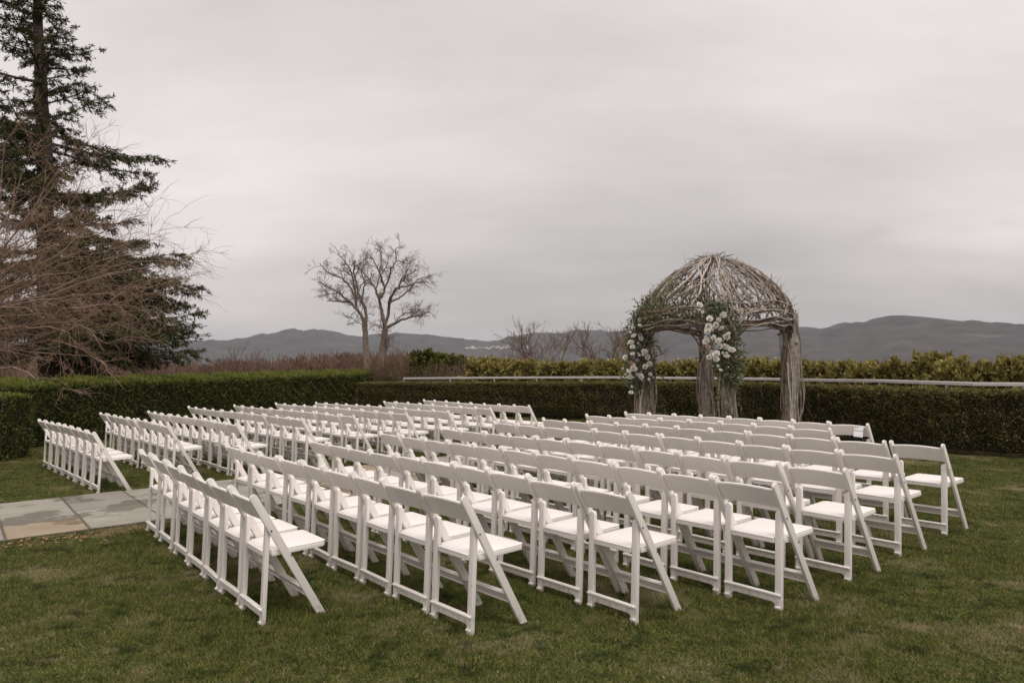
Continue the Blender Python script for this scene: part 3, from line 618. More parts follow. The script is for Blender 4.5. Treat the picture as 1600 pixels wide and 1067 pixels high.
RT = [([(515, 880), (522, 810), (535, 740), (545, 670)], .30, .20), ([(545, 680), (535, 620), (518, 540), (510, 470), (480, 400), (440, 340), (400, 300), (360, 250)], .14, .03), ([(512, 470), (540, 400), (520, 350), (500, 290), (470, 230), (430, 165)], .10, .03),
      ([(500, 290), (512, 200), (490, 130), (440, 105)], .05, .02), ([(540, 400), (570, 345), (590, 270), (627, 210), (620, 140), (660, 120)], .07, .02), ([(545, 650), (570, 560), (582, 490), (640, 410), (720, 400), (790, 378), (865, 382)], .12, .03),
      ([(582, 495), (650, 460), (720, 410), (760, 340), (860, 320)], .07, .02), ([(640, 410), (650, 340), (740, 298)], .06, .02), ([(548, 675), (600, 650), (680, 615), (760, 600), (860, 570)], .12, .03), ([(620, 640), (640, 590), (700, 560), (800, 560)], .05, .02),
      ([(680, 615), (730, 590), (780, 545)], .04, .02), ([(480, 400), (500, 330), (560, 250), (570, 180)], .05, .02), ([(627, 210), (680, 220), (720, 190)], .04, .015), ([(548, 690), (500, 665), (450, 655)], .05, .02), ([(540, 870), (560, 800), (595, 800)], .06, .03), ([(575, 800), (562, 740), (555, 700)], .035, .02), ([(560, 560), (600, 450), (680, 330), (700, 270)], .05, .02)]
sc3 = lambda T: [(z3(p), a, b) for p, a, b in T]
traced_tree('bare_tree', 'left of the two tall bare trees standing beyond the hedge corner', sc3(LT), 50, .27, -1.4, M['pale_trunk'], seed=31)
traced_tree('bare_tree', 'right of the two tall bare trees, with a long low limb reaching right', sc3(RT), 50.5, .3, -1.4, M['pale_trunk'], seed=35)

def bushy_bare_tree(px, py_top, Y, label, nst=5, wid=.5, m='twig', name='bare_tree', maxl=4, zb=None, rr=.09, cat='tree'):
    reseed(int(px)); top = at(px, py_top, Y); zb = float(terrain(math.atan2(top[0], top[1]), math.hypot(top[0], top[1])))-.1 if zb is None else zb; H = top[2]-zb
    root = empty(name, (top[0], Y, zb)); tag(root, label, cat); st = Tubes(); tw = Tubes()
    for k in range(nst):
        a = rng.random()*2*PI; d = np.array([math.cos(a)*wid, math.sin(a)*wid, 1.0]); n = 7
        e = np.array([math.cos(a)*wid*H*.55*rng.uniform(.5, 1.1), math.sin(a)*wid*H*.5, H*rng.uniform(.50, .68)]); Q = wander(np.array([rng.normal()*.05, 0, 0]), e, 9, H*.05, 0)
        st.add(Q, np.linspace(rr, rr*.35, 9), 6); dr = unit(np.gradient(Q, axis=0))
        for c in range(9):
            i = rng.integers(3, 9) if c > 2 else 8; grow(tw, Q[i], unit(dr[i]+unit(rng.normal(size=3))*.75+np.array([0, 0, .2])), H*.185*rng.uniform(.6, 1.1), rr*.32, 1, maxl, .85, 3, .1, .17, .64, minr=.0075)
    st.obj('stems', M[m], root); tag(tw.obj('twigs', M[m], root), kind='stuff'); return root
bushy_bare_tree(852, 500, 40, 'wide vase-shaped bare tree just left of the arch', 6, .62)
bushy_bare_tree(945, 503, 38, 'bare many-stemmed tree behind the flowers on the left arch post', 6, .60)
bushy_bare_tree(1000, 508, 42, 'bare tree partly hidden by the left flowered arch post', 5, .5)
bushy_bare_tree(374, 538, 75, 'rounded bare brown tree rising above the wood beyond the left hedge', 11, .72, 'wood_mass', rr=.13, maxl=4)
bushy_bare_tree(802, 540, 44, 'small reddish bare sapling left of the vase-shaped tree', 3, .3, 'red_twig', rr=.04, maxl=3)

# far bare wood beyond the left hedge: reads as one brown mass
def wood():
    reseed(23)
    protos = []
    for k in range(4):
        t = Tubes()
        for s in range(5):
            a = rng.random()*2*PI; grow(t, (rng.normal()*.3, rng.normal()*.3, 0), (math.cos(a)*.4, math.sin(a)*.4, 1), 3.6, .11, 1, 4, .95, 4, .12, .14, .62, minr=.05)
        protos.append((np.concatenate(t.V), np.concatenate(t.F)))
    V = []; F = []; n = 0
    for k in range(520):
        px = rng.uniform(-60, 780); Y = rng.uniform(75, 150); top = {0: 560, 1: 552}[0]
        py = np.interp(px, [-60, 200, 300, 330, 430, 470, 520, 600, 690, 740, 790], [555, 560, 563, 561, 559, 552, 549, 548, 549, 556, 566])+rng.uniform(-2, 12)
        p = at(px, py, Y); zb = float(terrain(math.atan2(p[0], p[1]), math.hypot(p[0], p[1]))); v, f = protos[k % 4]; h = v[:, 2].max(); s = (p[2]-zb)/h; a = rng.random()*2*PI
        w = np.stack([(v[:, 0]*math.cos(a)-v[:, 1]*math.sin(a))*s*.9, (v[:, 0]*math.sin(a)+v[:, 1]*math.cos(a))*s*.9, v[:, 2]*s], -1)+np.array([p[0], p[1], zb])
        V.append(w); F.append(f+n); n += len(v)
    o = link('bare_wood', mesh_np('bare_wood', np.concatenate(V), np.concatenate(F)), M['wood_mass']); tag(o, 'brown leafless wood spreading beyond the left hedge', 'wood', kind='stuff'); print('wood', n)
wood()

# shrubs behind the rail
def conifer_mesh(seed, n=1700, h=1.0, r=.5, lsz=.12, top=1.0, shaggy=.25):
    g = np.random.default_rng(seed); P = []; D = []; nb = 110
    az = g.random(nb)*2*PI; z0 = g.random(nb)**.8*.85; L_ = r*(1-z0**2.2)*.9*g.uniform(.6, 1.15, nb)+.12; k = n//nb
    for a, z, l in zip(az, z0, L_):
        w = g.random(k)**.6; d = np.array([math.cos(a), math.sin(a), .65+g.random()*.5]); d /= np.linalg.norm(d); b = np.array([0, 0, z*h*.92])
        pl = g.normal(size=3)*.5; pts = b+d*l*w[:, None]*1.1+np.outer((g.random(k)-.5)*(1.15-w)*.34, pl/np.linalg.norm(pl))+g.normal(size=(k, 3))*.022; pts[:, 2] = np.minimum(pts[:, 2], h*1.12); P.append(pts); D.append(d+g.normal(size=(k, 3))*.62+np.array([0, 0, shaggy]))
    P = np.concatenate(P); D = np.concatenate(D); global rng; old = rng; rng = g
    n_ = len(P); Dn = unit(D); S = unit(np.cross(Dn, unit(g.normal(size=(n_, 3))))); Ln = (lsz*g.uniform(.5, 1.5, n_))[:, None]; V = np.stack([P, P+Dn*Ln*.5+S*Ln*.26, P+Dn*Ln, P+Dn*Ln*.5-S*Ln*.26], 1).reshape(-1, 3); rng = old
    V[:, 2] *= h*1.05/np.percentile(V[:, 2], 99.3)
    return mesh_np('foliage', V, np.arange(4*n_).reshape(n_, 4), False, np.repeat(g.random(n_), 4))
def shrubs():
    reseed(24)
    A = [conifer_mesh(60+k, 9800, 1.9, .62, .075, shaggy=.0) for k in range(5)]; Gm = [conifer_mesh(80+k, 9800, 1.9, .7, .07, shaggy=.15) for k in range(3)]
    for m in A: m.materials.append(M['arbor'])
    for m in Gm: m.materials.append(M['arbor_green'])
    st = Tubes(); st.add([(0, 0, 0), (0, 0, .8)], [.03, .01], 5); sme = st.mesh('stem'); sme.materials.append(M['trunk'])
    Q, _ = resample(RH, .05); T = unit(np.gradient(Q, axis=0)); Nn = np.stack([-T[:, 1], T[:, 0]], -1)
    def place(px, py, off, w, me, name, label, group, dz=0):
        dx = (px-800)/FPX*AX-(py-533.5)/FPX*AY+AF; R_ = Q+Nn*off; k = np.argmin(np.abs(R_[:, 0]*dx[1]-R_[:, 1]*dx[0])/np.hypot(R_[:, 0], R_[:, 1])+(R_@dx[:2] < 0)*9); Y = R_[k][1]; p = at(px, py, Y)
        zb = -.4; H = (p[2]-zb)/1.04; root = empty(name, (R_[k][0], Y, zb), rng.random()*6.28); tag(root, label, 'shrub', group)
        o = link('foliage', me, None, root); o.scale = (w*.82, w*.82, H/1.9); tag(o, kind='stuff'); s = link('stem', sme, None, root); s.scale = (1, 1, H*.9)
        return root
    # yellow-green arborvitae row, seen over the rail
    lab = 'feathery yellow-green arborvitae behind the metal handrail, %s from the right end of its row'; grp = 'arborvitae row behind the handrail'
    xs = list(np.arange(758, 1000, 21))+list(np.arange(1000, 1180, 26))+list(np.arange(1180, 1660, 34))
    for i, x in enumerate(xs):
        py = np.interp(x, [740, 800, 870, 930, 990, 1040, 1160, 1250, 1330, 1420, 1450, 1500, 1540, 1590, 1650], [561, 564, 567, 566, 570, 569, 562, 566, 571, 563, 557, 568, 571, 560, 556])+rng.uniform(-2.5, 3.5)
        place(x+rng.uniform(-5, 5), py, 1.25+rng.uniform(-.15, .35), np.interp(x, [740, 1000, 1600], [1.7, 1.25, 1.05])*rng.uniform(.85, 1.2), A[i % 5], 'arborvitae', lab % nth(len(xs)-i), grp)
    for i, (x, y, w) in enumerate(((652, 562, 1.3), (668, 550, 1.9), (690, 556, 1.7), (712, 558, 1.6), (733, 562, 1.5))):
        place(x, y, 3.0, w, Gm[int(x) % 3], 'green_conifer_shrub', ('tallest dense green conifer above' if i == 1 else nth(i+1)+' from left in the green conifer clump above')+' the left handrail end', 'green conifers above the rail end')
    for x, y, w in ((562, 560, 1.5), (580, 557, 1.5)):
        place(x, y, 3.6, w, Gm[int(x) % 3], 'green_conifer_shrub', ('left' if x < 570 else 'right')+' of the two rounded bright green shrubs where the hedges meet', 'green shrubs at the hedge corner')
    # dry brown shrubs
    def brown(seed):
        t = Tubes(); g = np.random.default_rng(seed)
        for k in range(130):
            a = g.random()*2*PI; e = np.array([math.cos(a)*g.random()**.5*.75, math.sin(a)*.5*g.random()**.5, g.uniform(.55, 1.05)]); Qq = wander((g.normal()*.12, g.normal()*.1, 0), e, 6, .12); t.add(Qq, np.linspace(.007, .0035, 6), 3)
            for c in range(4): i = g.integers(2, 6); t.add(wander(Qq[i], Qq[i]+unit(g.normal(size=3)+np.array([0, 0, .6]))*g.uniform(.1, .3), 3, .03), [.005, .004, .003], 3)
        me = t.mesh('twigs'); a = me.attributes.new('tint', 'FLOAT', 'POINT'); a.data.foreach_set('value', g.random(len(me.vertices)).astype(np.float32)); me.materials.append(M['brown_shrub']); return me
    Bm = [brown(5), brown(9), brown(14)]
    for i, (x, y, off) in enumerate([(585, 566, 2.6), (600, 562, 2.4), (618, 560, 2.6), (636, 564, 2.4), (652, 578, 1.8)]+[(x, 574.5, 1.7) for x in range(690, 880, 18)]):
        dx = (x-800)/FPX*AX-(y-533.5)/FPX*AY+AF; R_ = Q+Nn*off; k = np.argmin(np.abs(R_[:, 0]*dx[1]-R_[:, 1]*dx[0])/np.hypot(R_[:, 0], R_[:, 1])); p = at(x, y, R_[k][1]); H = p[2]+.3
        o = link('brown_shrub', Bm[i % 3]); o.location = (p[0], p[1], -.3); o.scale = (1.15, 1.0, H); o.rotation_euler = (0, 0, rng.random()*6)
        if i < 5: tag(o, nth(i+1)+' reddish brown leafless shrub from the left, between corner shrubs and conifer clump', 'shrub', 'brown shrubs by the hedge corner')
        else: tag(o, nth(i-4)+' low dry brown shrub from the left behind the handrail', 'shrub', 'dry brown shrubs behind the handrail')
shrubs()

# village on the far hillside
def village():
    bm = bbox(-.5, .5, -.5, .5, 0, 1, 0); wall = bpy.data.meshes.new('wall'); bm.to_mesh(wall); bm.free(); wall.materials.append(M['house'])
    r = bmesh.new(); v = [r.verts.new(c) for c in ((-.56, -.56, 1), (.56, -.56, 1), (.56, .56, 1), (-.56, .56, 1), (-.56, 0, 1.5), (.56, 0, 1.5))]
    for f in ((0, 1, 5, 4), (2, 3, 4, 5), (0, 4, 3), (1, 2, 5), (0, 3, 2, 1)): r.faces.new([v[i] for i in f])
    roof = bpy.data.meshes.new('roof'); r.to_mesh(roof); r.free(); roof.materials.append(M['roof'])
    spots = [(728, 545, 9), (732, 544.5, 8), (738, 544.3, 14), (743, 545, 7), (748, 544.5, 9), (751, 545.4, 8), (756, 544, 6), (760, 544.6, 9), (767, 543, 7), (771.5, 542.3, 8), (776, 544.5, 8), (778.5, 543.2, 10), (781, 544.8, 6), (785, 545, 12), (789, 543, 9), (791.5, 544.6, 9), (793, 541.7, 9), (796, 543.2, 10), (824.7, 542.8, 9), (764, 545.5, 7)]
    spots.sort()
    for hk, (x, y, s) in enumerate(spots):
        d = (x-800)/FPX*AX-(y-533.5)/FPX*AY+AF; az = math.atan2(d[0], d[1]); R = np.linspace(1500, 6000, 900); zr = CAMH+R*d[2]/math.hypot(d[0], d[1]); h = terrain(np.full(900, az), R); i = np.argmax(h >= zr)
        if h[i] < zr[i]: continue
        w = s*1.3*R[i]/3800; root = empty('hillside_house', (R[i]*math.sin(az), R[i]*math.cos(az), float(h[i])-2), rng.random()); tag(root, nth(hk+1)+' tiny pale house from the left in the far hillside cluster', 'house', 'houses on the far hillside')
        for nm, me in (('wall', wall), ('roof', roof)): o = link(nm, me, None, root); o.scale = (w, w*.8, w*.55+2)
village()

# ------------------------------------------------------------------ willow arch
ARC = np.array([3.60, 13.20]); TH = math.radians(-51.5); DR = np.array([math.cos(TH), math.sin(TH)]); AV = np.array([-DR[1], DR[0]])
S2 = .885; COLS = {'right': ARC+S2*(AV+DR), 'left': ARC-S2*(AV+DR), 'back': ARC+S2*(AV-DR), 'front': ARC-S2*(AV-DR)}
RIMZ, DOMEH, RIMR = 2.20, 1.11, 1.27
ZF = [0, .2, .36, .5, .71, .87, .94, 1.0]; RF = [1, .955, .875, .77, .56, .35, .21, 0]
def dome(phi, zf, dr=0):
    r = RIMR*np.interp(zf, ZF, RF)+dr; return np.stack([r*np.cos(phi), r*np.sin(phi), RIMZ+DOMEH*np.asarray(zf)], -1)
def arch():
    reseed(51)
    base = np.array([ARC[0], ARC[1], 0]); root = empty('willow_arch', tuple(base)); tag(root, 'domed wedding arch woven from grey vine branches on four trunk posts', 'arch')
    mats = ['vine', 'vine', 'bark_grey', 'vine_dark', 'vine']
    for nm, c in COLS.items():
        rad = {'right': .130, 'left': .115, 'back': .098, 'front': .085}[nm]; b = np.array([c[0], c[1], 0])-base; ph = rng.random(3)*6
        nz, na = 46, 44; z = np.linspace(-.03, 2.28, nz)[:, None]; a = np.linspace(0, 2*PI, na, endpoint=False)[None]
        r = rad*(1.02+.22*np.exp(-z*3)-.10*z/2.2)+.016*np.sin(a*3+ph[0]+z*1.3)+.011*np.sin(a*9+ph[1]+z*1.7)+.009*np.sin(a*17+ph[2]-z*2.3)+rng.normal(size=(nz, na))*.003
        lean = .03*np.sin(z*1.4+ph[0]); V = np.stack([b[0]+r*np.cos(a)+lean, b[1]+r*np.sin(a), z+0*a], -1).reshape(-1, 3); i = np.arange(nz-1)[:, None]*na; j = np.arange(na)[None]; j2 = (j+1) % na
        F = np.stack([i+j, i+j2, i+na+j2, i+na+j], -1).reshape(-1, 4); post = link('post', mesh_np('post', V, F, True), M['bark_grey'], root)
        for k in range(20):                                        # vines climbing the post
            n = 26; zz = np.linspace(rng.uniform(-.02, .5) if k > 7 else -.02, rng.uniform(1.3, 2.3) if k % 3 else 2.35, n); a0 = rng.random()*2*PI; tw = rng.normal()*(2.2 if k % 3 == 0 else .9)
            aa = a0+tw*zz/2+.35*np.sin(zz*rng.uniform(1.5, 4)+rng.random()*6)+rng.normal(size=n).cumsum()*.04; loose = (k in (3, 8))*.07*np.sin(np.linspace(0, PI, n))
            rr = rad*(1.03+.2*np.exp(-zz*3)-.10*zz/2.2)+.012+rng.random()*.012+.012*np.sin(zz*7+k)+loose; rd = rng.choice([.008, .011, .014, .018, .022], p=[.3, .25, .2, .15, .1])
            t = Tubes(); t.add(np.stack([b[0]+rr*np.cos(aa), b[1]+rr*np.sin(aa), zz], -1), rd*(1.1-.35*np.linspace(0, 1, n))*(1+.12*rng.normal(size=n)), 6)
            t.obj('vine', M[rng.choice(['vine', 'vine_dark', 'bark_grey', 'vine_light'] if k % 2 else ['vine', 'vine_dark', 'vine_dark'])], post)
        # forked roots of the crown: strands leaving the post into the dome
        phi = math.atan2(b[1], b[0])
        for k in range(9):
            n = 24; f = np.linspace(0, 1, n); end = rng.uniform(.55, 1.0) if k > 4 else 1.0; q = dome(phi+rng.normal()*.13*(1-f)+rng.normal()*.25*f*(1-f)*2+.03*np.sin(f*9+k), f*end*.985+.0, .015+rng.random()*.05)
            q += rng.normal(size=(n, 3)).cumsum(0)*.006; st = np.array([b[0]+rng.normal()*.07, b[1]+rng.normal()*.07, 1.72+rng.random()*.3]); low = st*(1-np.linspace(0, 1, 7)[:, None])+q[0]*np.linspace(0, 1, 7)[:, None]+np.array([math.cos(phi), math.sin(phi), 0])*(.05*np.sin(np.linspace(0, PI, 7)))[:, None]
            q = np.concatenate([low[:-1], q]); t = Tubes(); t.add(q, np.linspace(.026, .010, len(q))*rng.uniform(.6, 1.15), 6); t.obj('rib', M[rng.choice(['vine', 'bark_grey', 'vine_light' if k % 5 == 0 else 'vine'])], root)
    # woven branches of the dome
    for k in range(165):
        phi = rng.random()*2*PI; n = 16; f0 = rng.uniform(-.02, .35) if k % 2 else 0.0; f1 = min(.99, f0+rng.uniform(.35, 1.0)); f = np.linspace(f0, f1, n); sl = rng.normal()*.50
        q = dome(phi+sl*(f-f0)/(f1-f0+.01)+.05*np.sin(f*rng.uniform(5, 14)+k)*(1-f), np.clip(f, 0, 1), rng.normal()*.022); q += rng.normal(size=(n, 3)).cumsum(0)*.008
        t = Tubes(); rd = rng.choice([.006, .009, .012, .017]); t.add(q, np.linspace(rd*1.2, rd*.6, n)*(1+.1*rng.normal(size=n)), 5)
        for c in range(rng.integers(0, 3)):                        # side shoots
            i = rng.integers(3, n-1); e = q[i]+unit(q[i]-q[i-1])*rng.uniform(.1, .28)+rng.normal(size=3)*.07; t.add(wander(q[i], e, 5, .03), [rd*.7, rd*.6, rd*.5, rd*.4, rd*.3], 4)
        t.obj('branch', M[rng.choice(['vine', 'vine', 'bark_grey', 'vine_dark', 'vine_light' if k % 3 == 0 else 'vine'])], root)
    for k in range(44):                                            # cross-woven hoops
        zf = rng.choice([.08, .22, .35, .5, .65])+rng.normal()*.06; a0 = rng.random()*2*PI; span = rng.uniform(.4, 1.3); n = 14; q = dome(a0+np.linspace(0, span, n), np.clip(zf+rng.normal()*.12*np.linspace(-1, 1, n)+.02*rng.normal(size=n), 0, 1), .02)
        t = Tubes(); t.add(q, np.linspace(.011, .006, n)*rng.uniform(.7, 1.5), 5); t.obj('branch', M[rng.choice(['vine', 'vine_dark', 'vine_light'])], root)
    # rim beams: bundles spanning from post to post, bowed up in the middle
    order = ['left', 'front', 'right', 'back', 'left']
    for a_, b_ in zip(order[:-1], order[1:]):
        pa, pb = [np.array([*(COLS[k]-ARC), 0]) for k in (a_, b_)]; phia, phib = [math.atan2(p[1], p[0]) for p in (pa, pb)]; dphi = (phib-phia+PI) % (2*PI)-PI
        for k in range(15 if a_ == 'left' else 11):
            n = 22; f = np.linspace(-.02, 1.02, n); low = k < 9; zc = (RIMZ-.05 if low else RIMZ+.17)+rng.normal()*.05; bow = 1-np.abs(2*f-1)**(2.6); drop = (.16 if low else .04)*rng.uniform(.3, 1.2)
            ph = phia+dphi*f; r = RIMR-.01+rng.normal()*.03
            z = zc-drop*(1-bow)+.022*np.sin(f*rng.uniform(8, 20)+k)+rng.normal(size=n).cumsum()*.004; q = np.stack([r*np.cos(ph), r*np.sin(ph), z], -1); t = Tubes(); rd = rng.choice([.010, .014, .019])
            t.add(q, rd*(1+.15*np.sin(f*11+k)), 6); t.obj('rim_branch', M[rng.choice(['vine', 'vine_dark', 'bark_grey'])], root)
        for s_ in (0, 1):                                           # little forked braces under the rim
            p = pa if s_ == 0 else pb; ph0 = phia if s_ == 0 else phib; sg = 1 if s_ == 0 else -1
            for k in range(3):
                e = np.array([RIMR*math.cos(ph0+sg*dphi*(.18+.09*k)), RIMR*math.sin(ph0+sg*dphi*(.18+.09*k)), RIMZ-.08]); st = p*.98+np.array([0, 0, 1.65+.12*k]); t = Tubes(); t.add(wander(st, e, 8, .07), np.linspace(.014, .008, 8), 5); t.obj('brace', M['vine_dark'], root)
    t = Tubes()                                                     # fine stray twigs
    for k in range(420):
        zf = rng.random()**1.2*.98; q = dome(rng.random()*2*PI, zf, .02); d = unit(np.array([q[0]*.5, q[1]*.5, .4])+rng.normal(size=3)*.5); t.add(wander(q, q+d*rng.uniform(.05, .20)+rng.normal(size=3)*.03, 4, .02), np.linspace(.0045, .002, 4), 3)
    for k in range(26): q = dome(rng.random()*6.28, .985, 0); t.add(wander(q, q+np.array([rng.normal()*.18, rng.normal()*.18, rng.uniform(.0, .10)]), 4, .02), np.linspace(.009, .003, 4), 4)
    tag(t.obj('fine_twigs', M['vine_dark'], root), kind='stuff')
    # light green leafy vine over the left half of the dome
    k = 4200; phl = math.atan2(*(COLS['left']-ARC)[::-1]); phf = math.atan2(*(COLS['front']-ARC)[::-1]); dp = (phf-phl+PI) % (2*PI)-PI
    u = rng.beta(1.1, 1.4, k)*1.25-.25; zf = np.clip(rng.beta(1.0, 2.2, k)*.62*(1.1-.35*np.abs(u-.3)), 0, 1)-.06; cl = np.sin(u*19+zf*23)+np.sin(u*41-zf*31)*.6; keep = cl > -.3; u, zf = u[keep], zf[keep]; kk = len(u)
    P = dome(phl+dp*u*.95, zf, .045)+rng.normal(size=(kk, 3))*.045; D = rng.normal(size=(kk, 3))+np.array([0, 0, .3]); o = leaves('climbing_leaves', P, D, rng.uniform(.045, .085, kk), rng.uniform(.014, .026, kk), M['garland_light'], root); tag(o, kind='stuff')
arch()

# white garden roses: cupped petals, one shared mesh of three kinds
def rose_mesh(seed, m, R=.046):
    g = np.random.default_rng(seed); V = []; F = []; n = 0
    for lay, (cnt, r, op, sz) in enumerate([(3, .15, .15, .55), (4, .35, .35, .75), (5, .62, .65, .95), (6, .85, 1.05, 1.1)]):
        for k in range(cnt):
            a = 2*PI*k/cnt+lay*.6+g.normal()*.12; ca, sa = math.cos(a), math.sin(a)
            us = np.linspace(-1, 1, 5); vs = np.linspace(0, 1, 4); U, W = np.meshgrid(us, vs, indexing='ij'); wd = sz*.62*np.sin(PI*(.25+.62*W))*R; x = U*wd
            out = R*(r*.55+op*.62*W**1.6-.10*U**2*W+.05*g.normal()); z = R*(W*(1.05-.42*op*W)-.2*lay*.5+.06*np.sin(U*4+a)*W)
            v = np.stack([ca*out-sa*x, sa*out+ca*x, z], -1).reshape(-1, 3); V.append(v); i, j = np.meshgrid(range(4), range(3), indexing='ij'); q = (i*4+j).ravel(); F.append(np.stack([q, q+4, q+5, q+1], -1)+n); n += 20
    me = mesh_np('rose', np.concatenate(V), np.concatenate(F), True); me.materials.append(m); return me
ROSES = [rose_mesh(k, M['rose']) for k in range(4)]; BLUSH = rose_mesh(9, M['blush'], .034); BLUE = rose_mesh(10, M['blue_flower'], .03); SMALL = [rose_mesh(11, M['rose'], .026), rose_mesh(12, M['rose'], .022)]
def flower_arrangement(label, post, roses, smalls, blushes, blues, zr, wfun, side, nleaf, trail=()):
    c = COLS[post]; Y = c[1]; root = empty('floral_arrangement', (c[0], c[1], 0)); tag(root, label, 'flowers', 'flower garlands on the arch posts'); b = np.array([c[0], c[1], 0])
    tocam = -unit(np.array([c[0], c[1], 0])); perp = np.array([-tocam[1], tocam[0], 0])
    def put(name, me, x, y, sc=1.0, depth=None):
        q = at(x, y, Y-.22 if depth is None else Y-depth); o = link(name, me, None, root); o.location = q-b; o.scale = (sc,)*3
        d = Vector(tocam+np.array([0, 0, .35])+rng.normal(size=3)*.35); o.rotation_euler = d.to_track_quat('Z', 'Y').to_euler(); return o
    for i, (x, y) in enumerate(roses): put('rose', ROSES[i % 4], x, y, rng.uniform(.9, 1.25), rng.uniform(.22, .36))
    for i, (x, y) in enumerate(smalls): put('small_bloom', SMALL[i % 2], x, y, rng.uniform(.8, 1.4), rng.uniform(.18, .36))
    for x, y in blushes: put('blush_rose', BLUSH, x, y, 1, .3)['label'] = 'pale pink rose'
    for x, y in blues: put('blue_bloom', BLUE, x, y, 1, .3)['label'] = 'pale blue bloom'
    z = rng.uniform(zr[0], zr[1], nleaf); w, cx = wfun(z); a = rng.random(nleaf)*2*PI; r = np.sqrt(rng.random(nleaf)); P = np.outer(w*r*np.cos(a)+cx, perp)+np.outer(np.abs(r*np.sin(a))*w*.8+.02, tocam); P[:, 2] = z+rng.normal(size=nleaf)*.04
    D = unit(np.stack([P[:, 0], P[:, 1], 0*z], -1))*.8+rng.normal(size=(nleaf, 3))*.7+np.array([0, 0, .1]); o = leaves('foliage', P, D, rng.uniform(.045, .095, nleaf), rng.uniform(.016, .034, nleaf), M['garland'], root); tag(o, kind='stuff')
    for _ in range(26):                                            # sprays of tiny white filler blooms
        zz = rng.uniform(*zr); ww, cc = wfun(zz); aa = rng.random()*2*PI; s0 = perp*(ww*1.1*math.cos(aa)+cc)+tocam*(abs(math.sin(aa))*ww*.9+.05); s0[2] = zz
        q = link('small_bloom', SMALL[rng.integers(2)], None, root); q.location = s0; q.scale = (rng.uniform(.35, .6),)*3; q.rotation_euler = tuple(rng.random(3)*2-1)
    t = Tubes(); LP = []; LD = []
    for (x0, y0, x1, y1, dd) in trail:                             # longer loose sprigs
        p0, p1 = at(x0, y0, Y-.2)-b, at(x1, y1, Y-.2-dd)-b; q = wander(p0, p1, 8, .06); t.add(q, np.linspace(.005, .002, 8), 4); k = 26; u = rng.random(k)*7; i = np.minimum(u.astype(int), 6); pp = q[i]*(1-(u-i)[:, None])+q[i+1]*(u-i)[:, None]; LP.append(pp); LD.append(unit(p1-p0)*.7+rng.normal(size=(k, 3))*.8)
    if trail:
        tag(t.obj('sprig_stems', M['garland_light'], root), kind='stuff'); LP = np.concatenate(LP); tag(leaves('sprig_leaves', LP, np.concatenate(LD), rng.uniform(.03, .06, len(LP)), .018, M['garland_light'], root), kind='stuff')
za = lambda L_, ox, oy, s: [(ox+x/s, oy+y/s) for x, y in L_]
A1 = za([(172, 400), (155, 515), (155, 590), (78, 622), (240, 820), (135, 822), (138, 992), (332, 690), (288, 720), (160, 735), (310, 622), (278, 565), (240, 425), (137, 465), (228, 235), (185, 745), (110, 770)], 965, 465, 6.67)
S1 = za([(215, 475), (130, 360), (150, 315), (215, 580), (230, 600), (55, 738), (340, 800), (330, 850), (255, 860), (150, 925), (205, 800), (110, 480), (300, 715), (265, 600), (175, 700), (85, 800), (230, 290), (120, 300)], 965, 465, 6.67)
A2 = za([(42, 62), (237, 142), (125, 178), (180, 228), (118, 240), (110, 282), (160, 335), (100, 362), (203, 362), (208, 408), (152, 458), (183, 472), (180, 512), (268, 325), (268, 490), (312, 438), (265, 410), (122, 495)], 1085, 465, 5.34)
S2_ = za([(95, 328), (42, 105), (70, 120), (215, 265), (285, 300), (145, 270), (240, 460), (195, 570), (218, 605), (250, 395), (200, 185), (268, 460), (95, 262), (230, 250)], 1085, 465, 5.34)
flower_arrangement('garland of white roses and trailing greenery on the left arch post', 'left', A1, S1, za([(140, 682)], 965, 465, 6.67), za([(232, 392), (205, 655)], 965, 465, 6.67), (.95, 2.42),
    lambda z: (np.interp(z, [.9, 1.1, 1.5, 1.9, 2.2, 2.45], [.10, .24, .30, .27, .24, .12]), np.interp(z, [.9, 1.5, 2.0, 2.45], [-.08, -.10, -.07, .02])), -1, 2100,
    [(1000, 490, 990, 468, .05), (995, 500, 978, 488, .1), (990, 520, 974, 512, .1), (1010, 480, 1003, 462, 0), (985, 560, 968, 566, .1), (1015, 600, 1035, 635, .1), (1018, 590, 1042, 648, .1), (1022, 560, 1036, 590, .1), (1015, 620, 1050, 655, .15), (1020, 640, 1045, 662, .1), (988, 545, 970, 590, .1), (990, 600, 984, 622, .1), (1025, 540, 1034, 556, .1)])
flower_arrangement('garland of white roses cascading down the front middle arch post', 'front', A2, S2_, za([(115, 412)], 1085, 465, 5.34), za([(172, 420), (120, 318)], 1085, 465, 5.34), (1.10, 2.42),
    lambda z: (np.interp(z, [1.1, 1.25, 1.5, 1.9, 2.2, 2.45], [.10, .20, .27, .27, .25, .14]), np.interp(z, [1.1, 1.5, 2.0, 2.45], [.02, .0, -.06, -.14])), 1, 2100,
    [(1140, 560, 1165, 575, .1), (1145, 540, 1168, 552, .1), (1150, 520, 1166, 512, .1), (1130, 590, 1120, 640, .1), (1128, 600, 1118, 655, .1), (1135, 600, 1140, 650, .05), (1145, 580, 1158, 640, .1), (1125, 620, 1108, 660, .1), (1100, 545, 1092, 560, .1), (1150, 600, 1165, 655, .1), (1138, 610, 1130, 660, .15), (1120, 600, 1135, 640, .2), (1140, 640, 1160, 662, .1), (1115, 600, 1125, 630, .1), (1130, 570, 1150, 600, .15)])

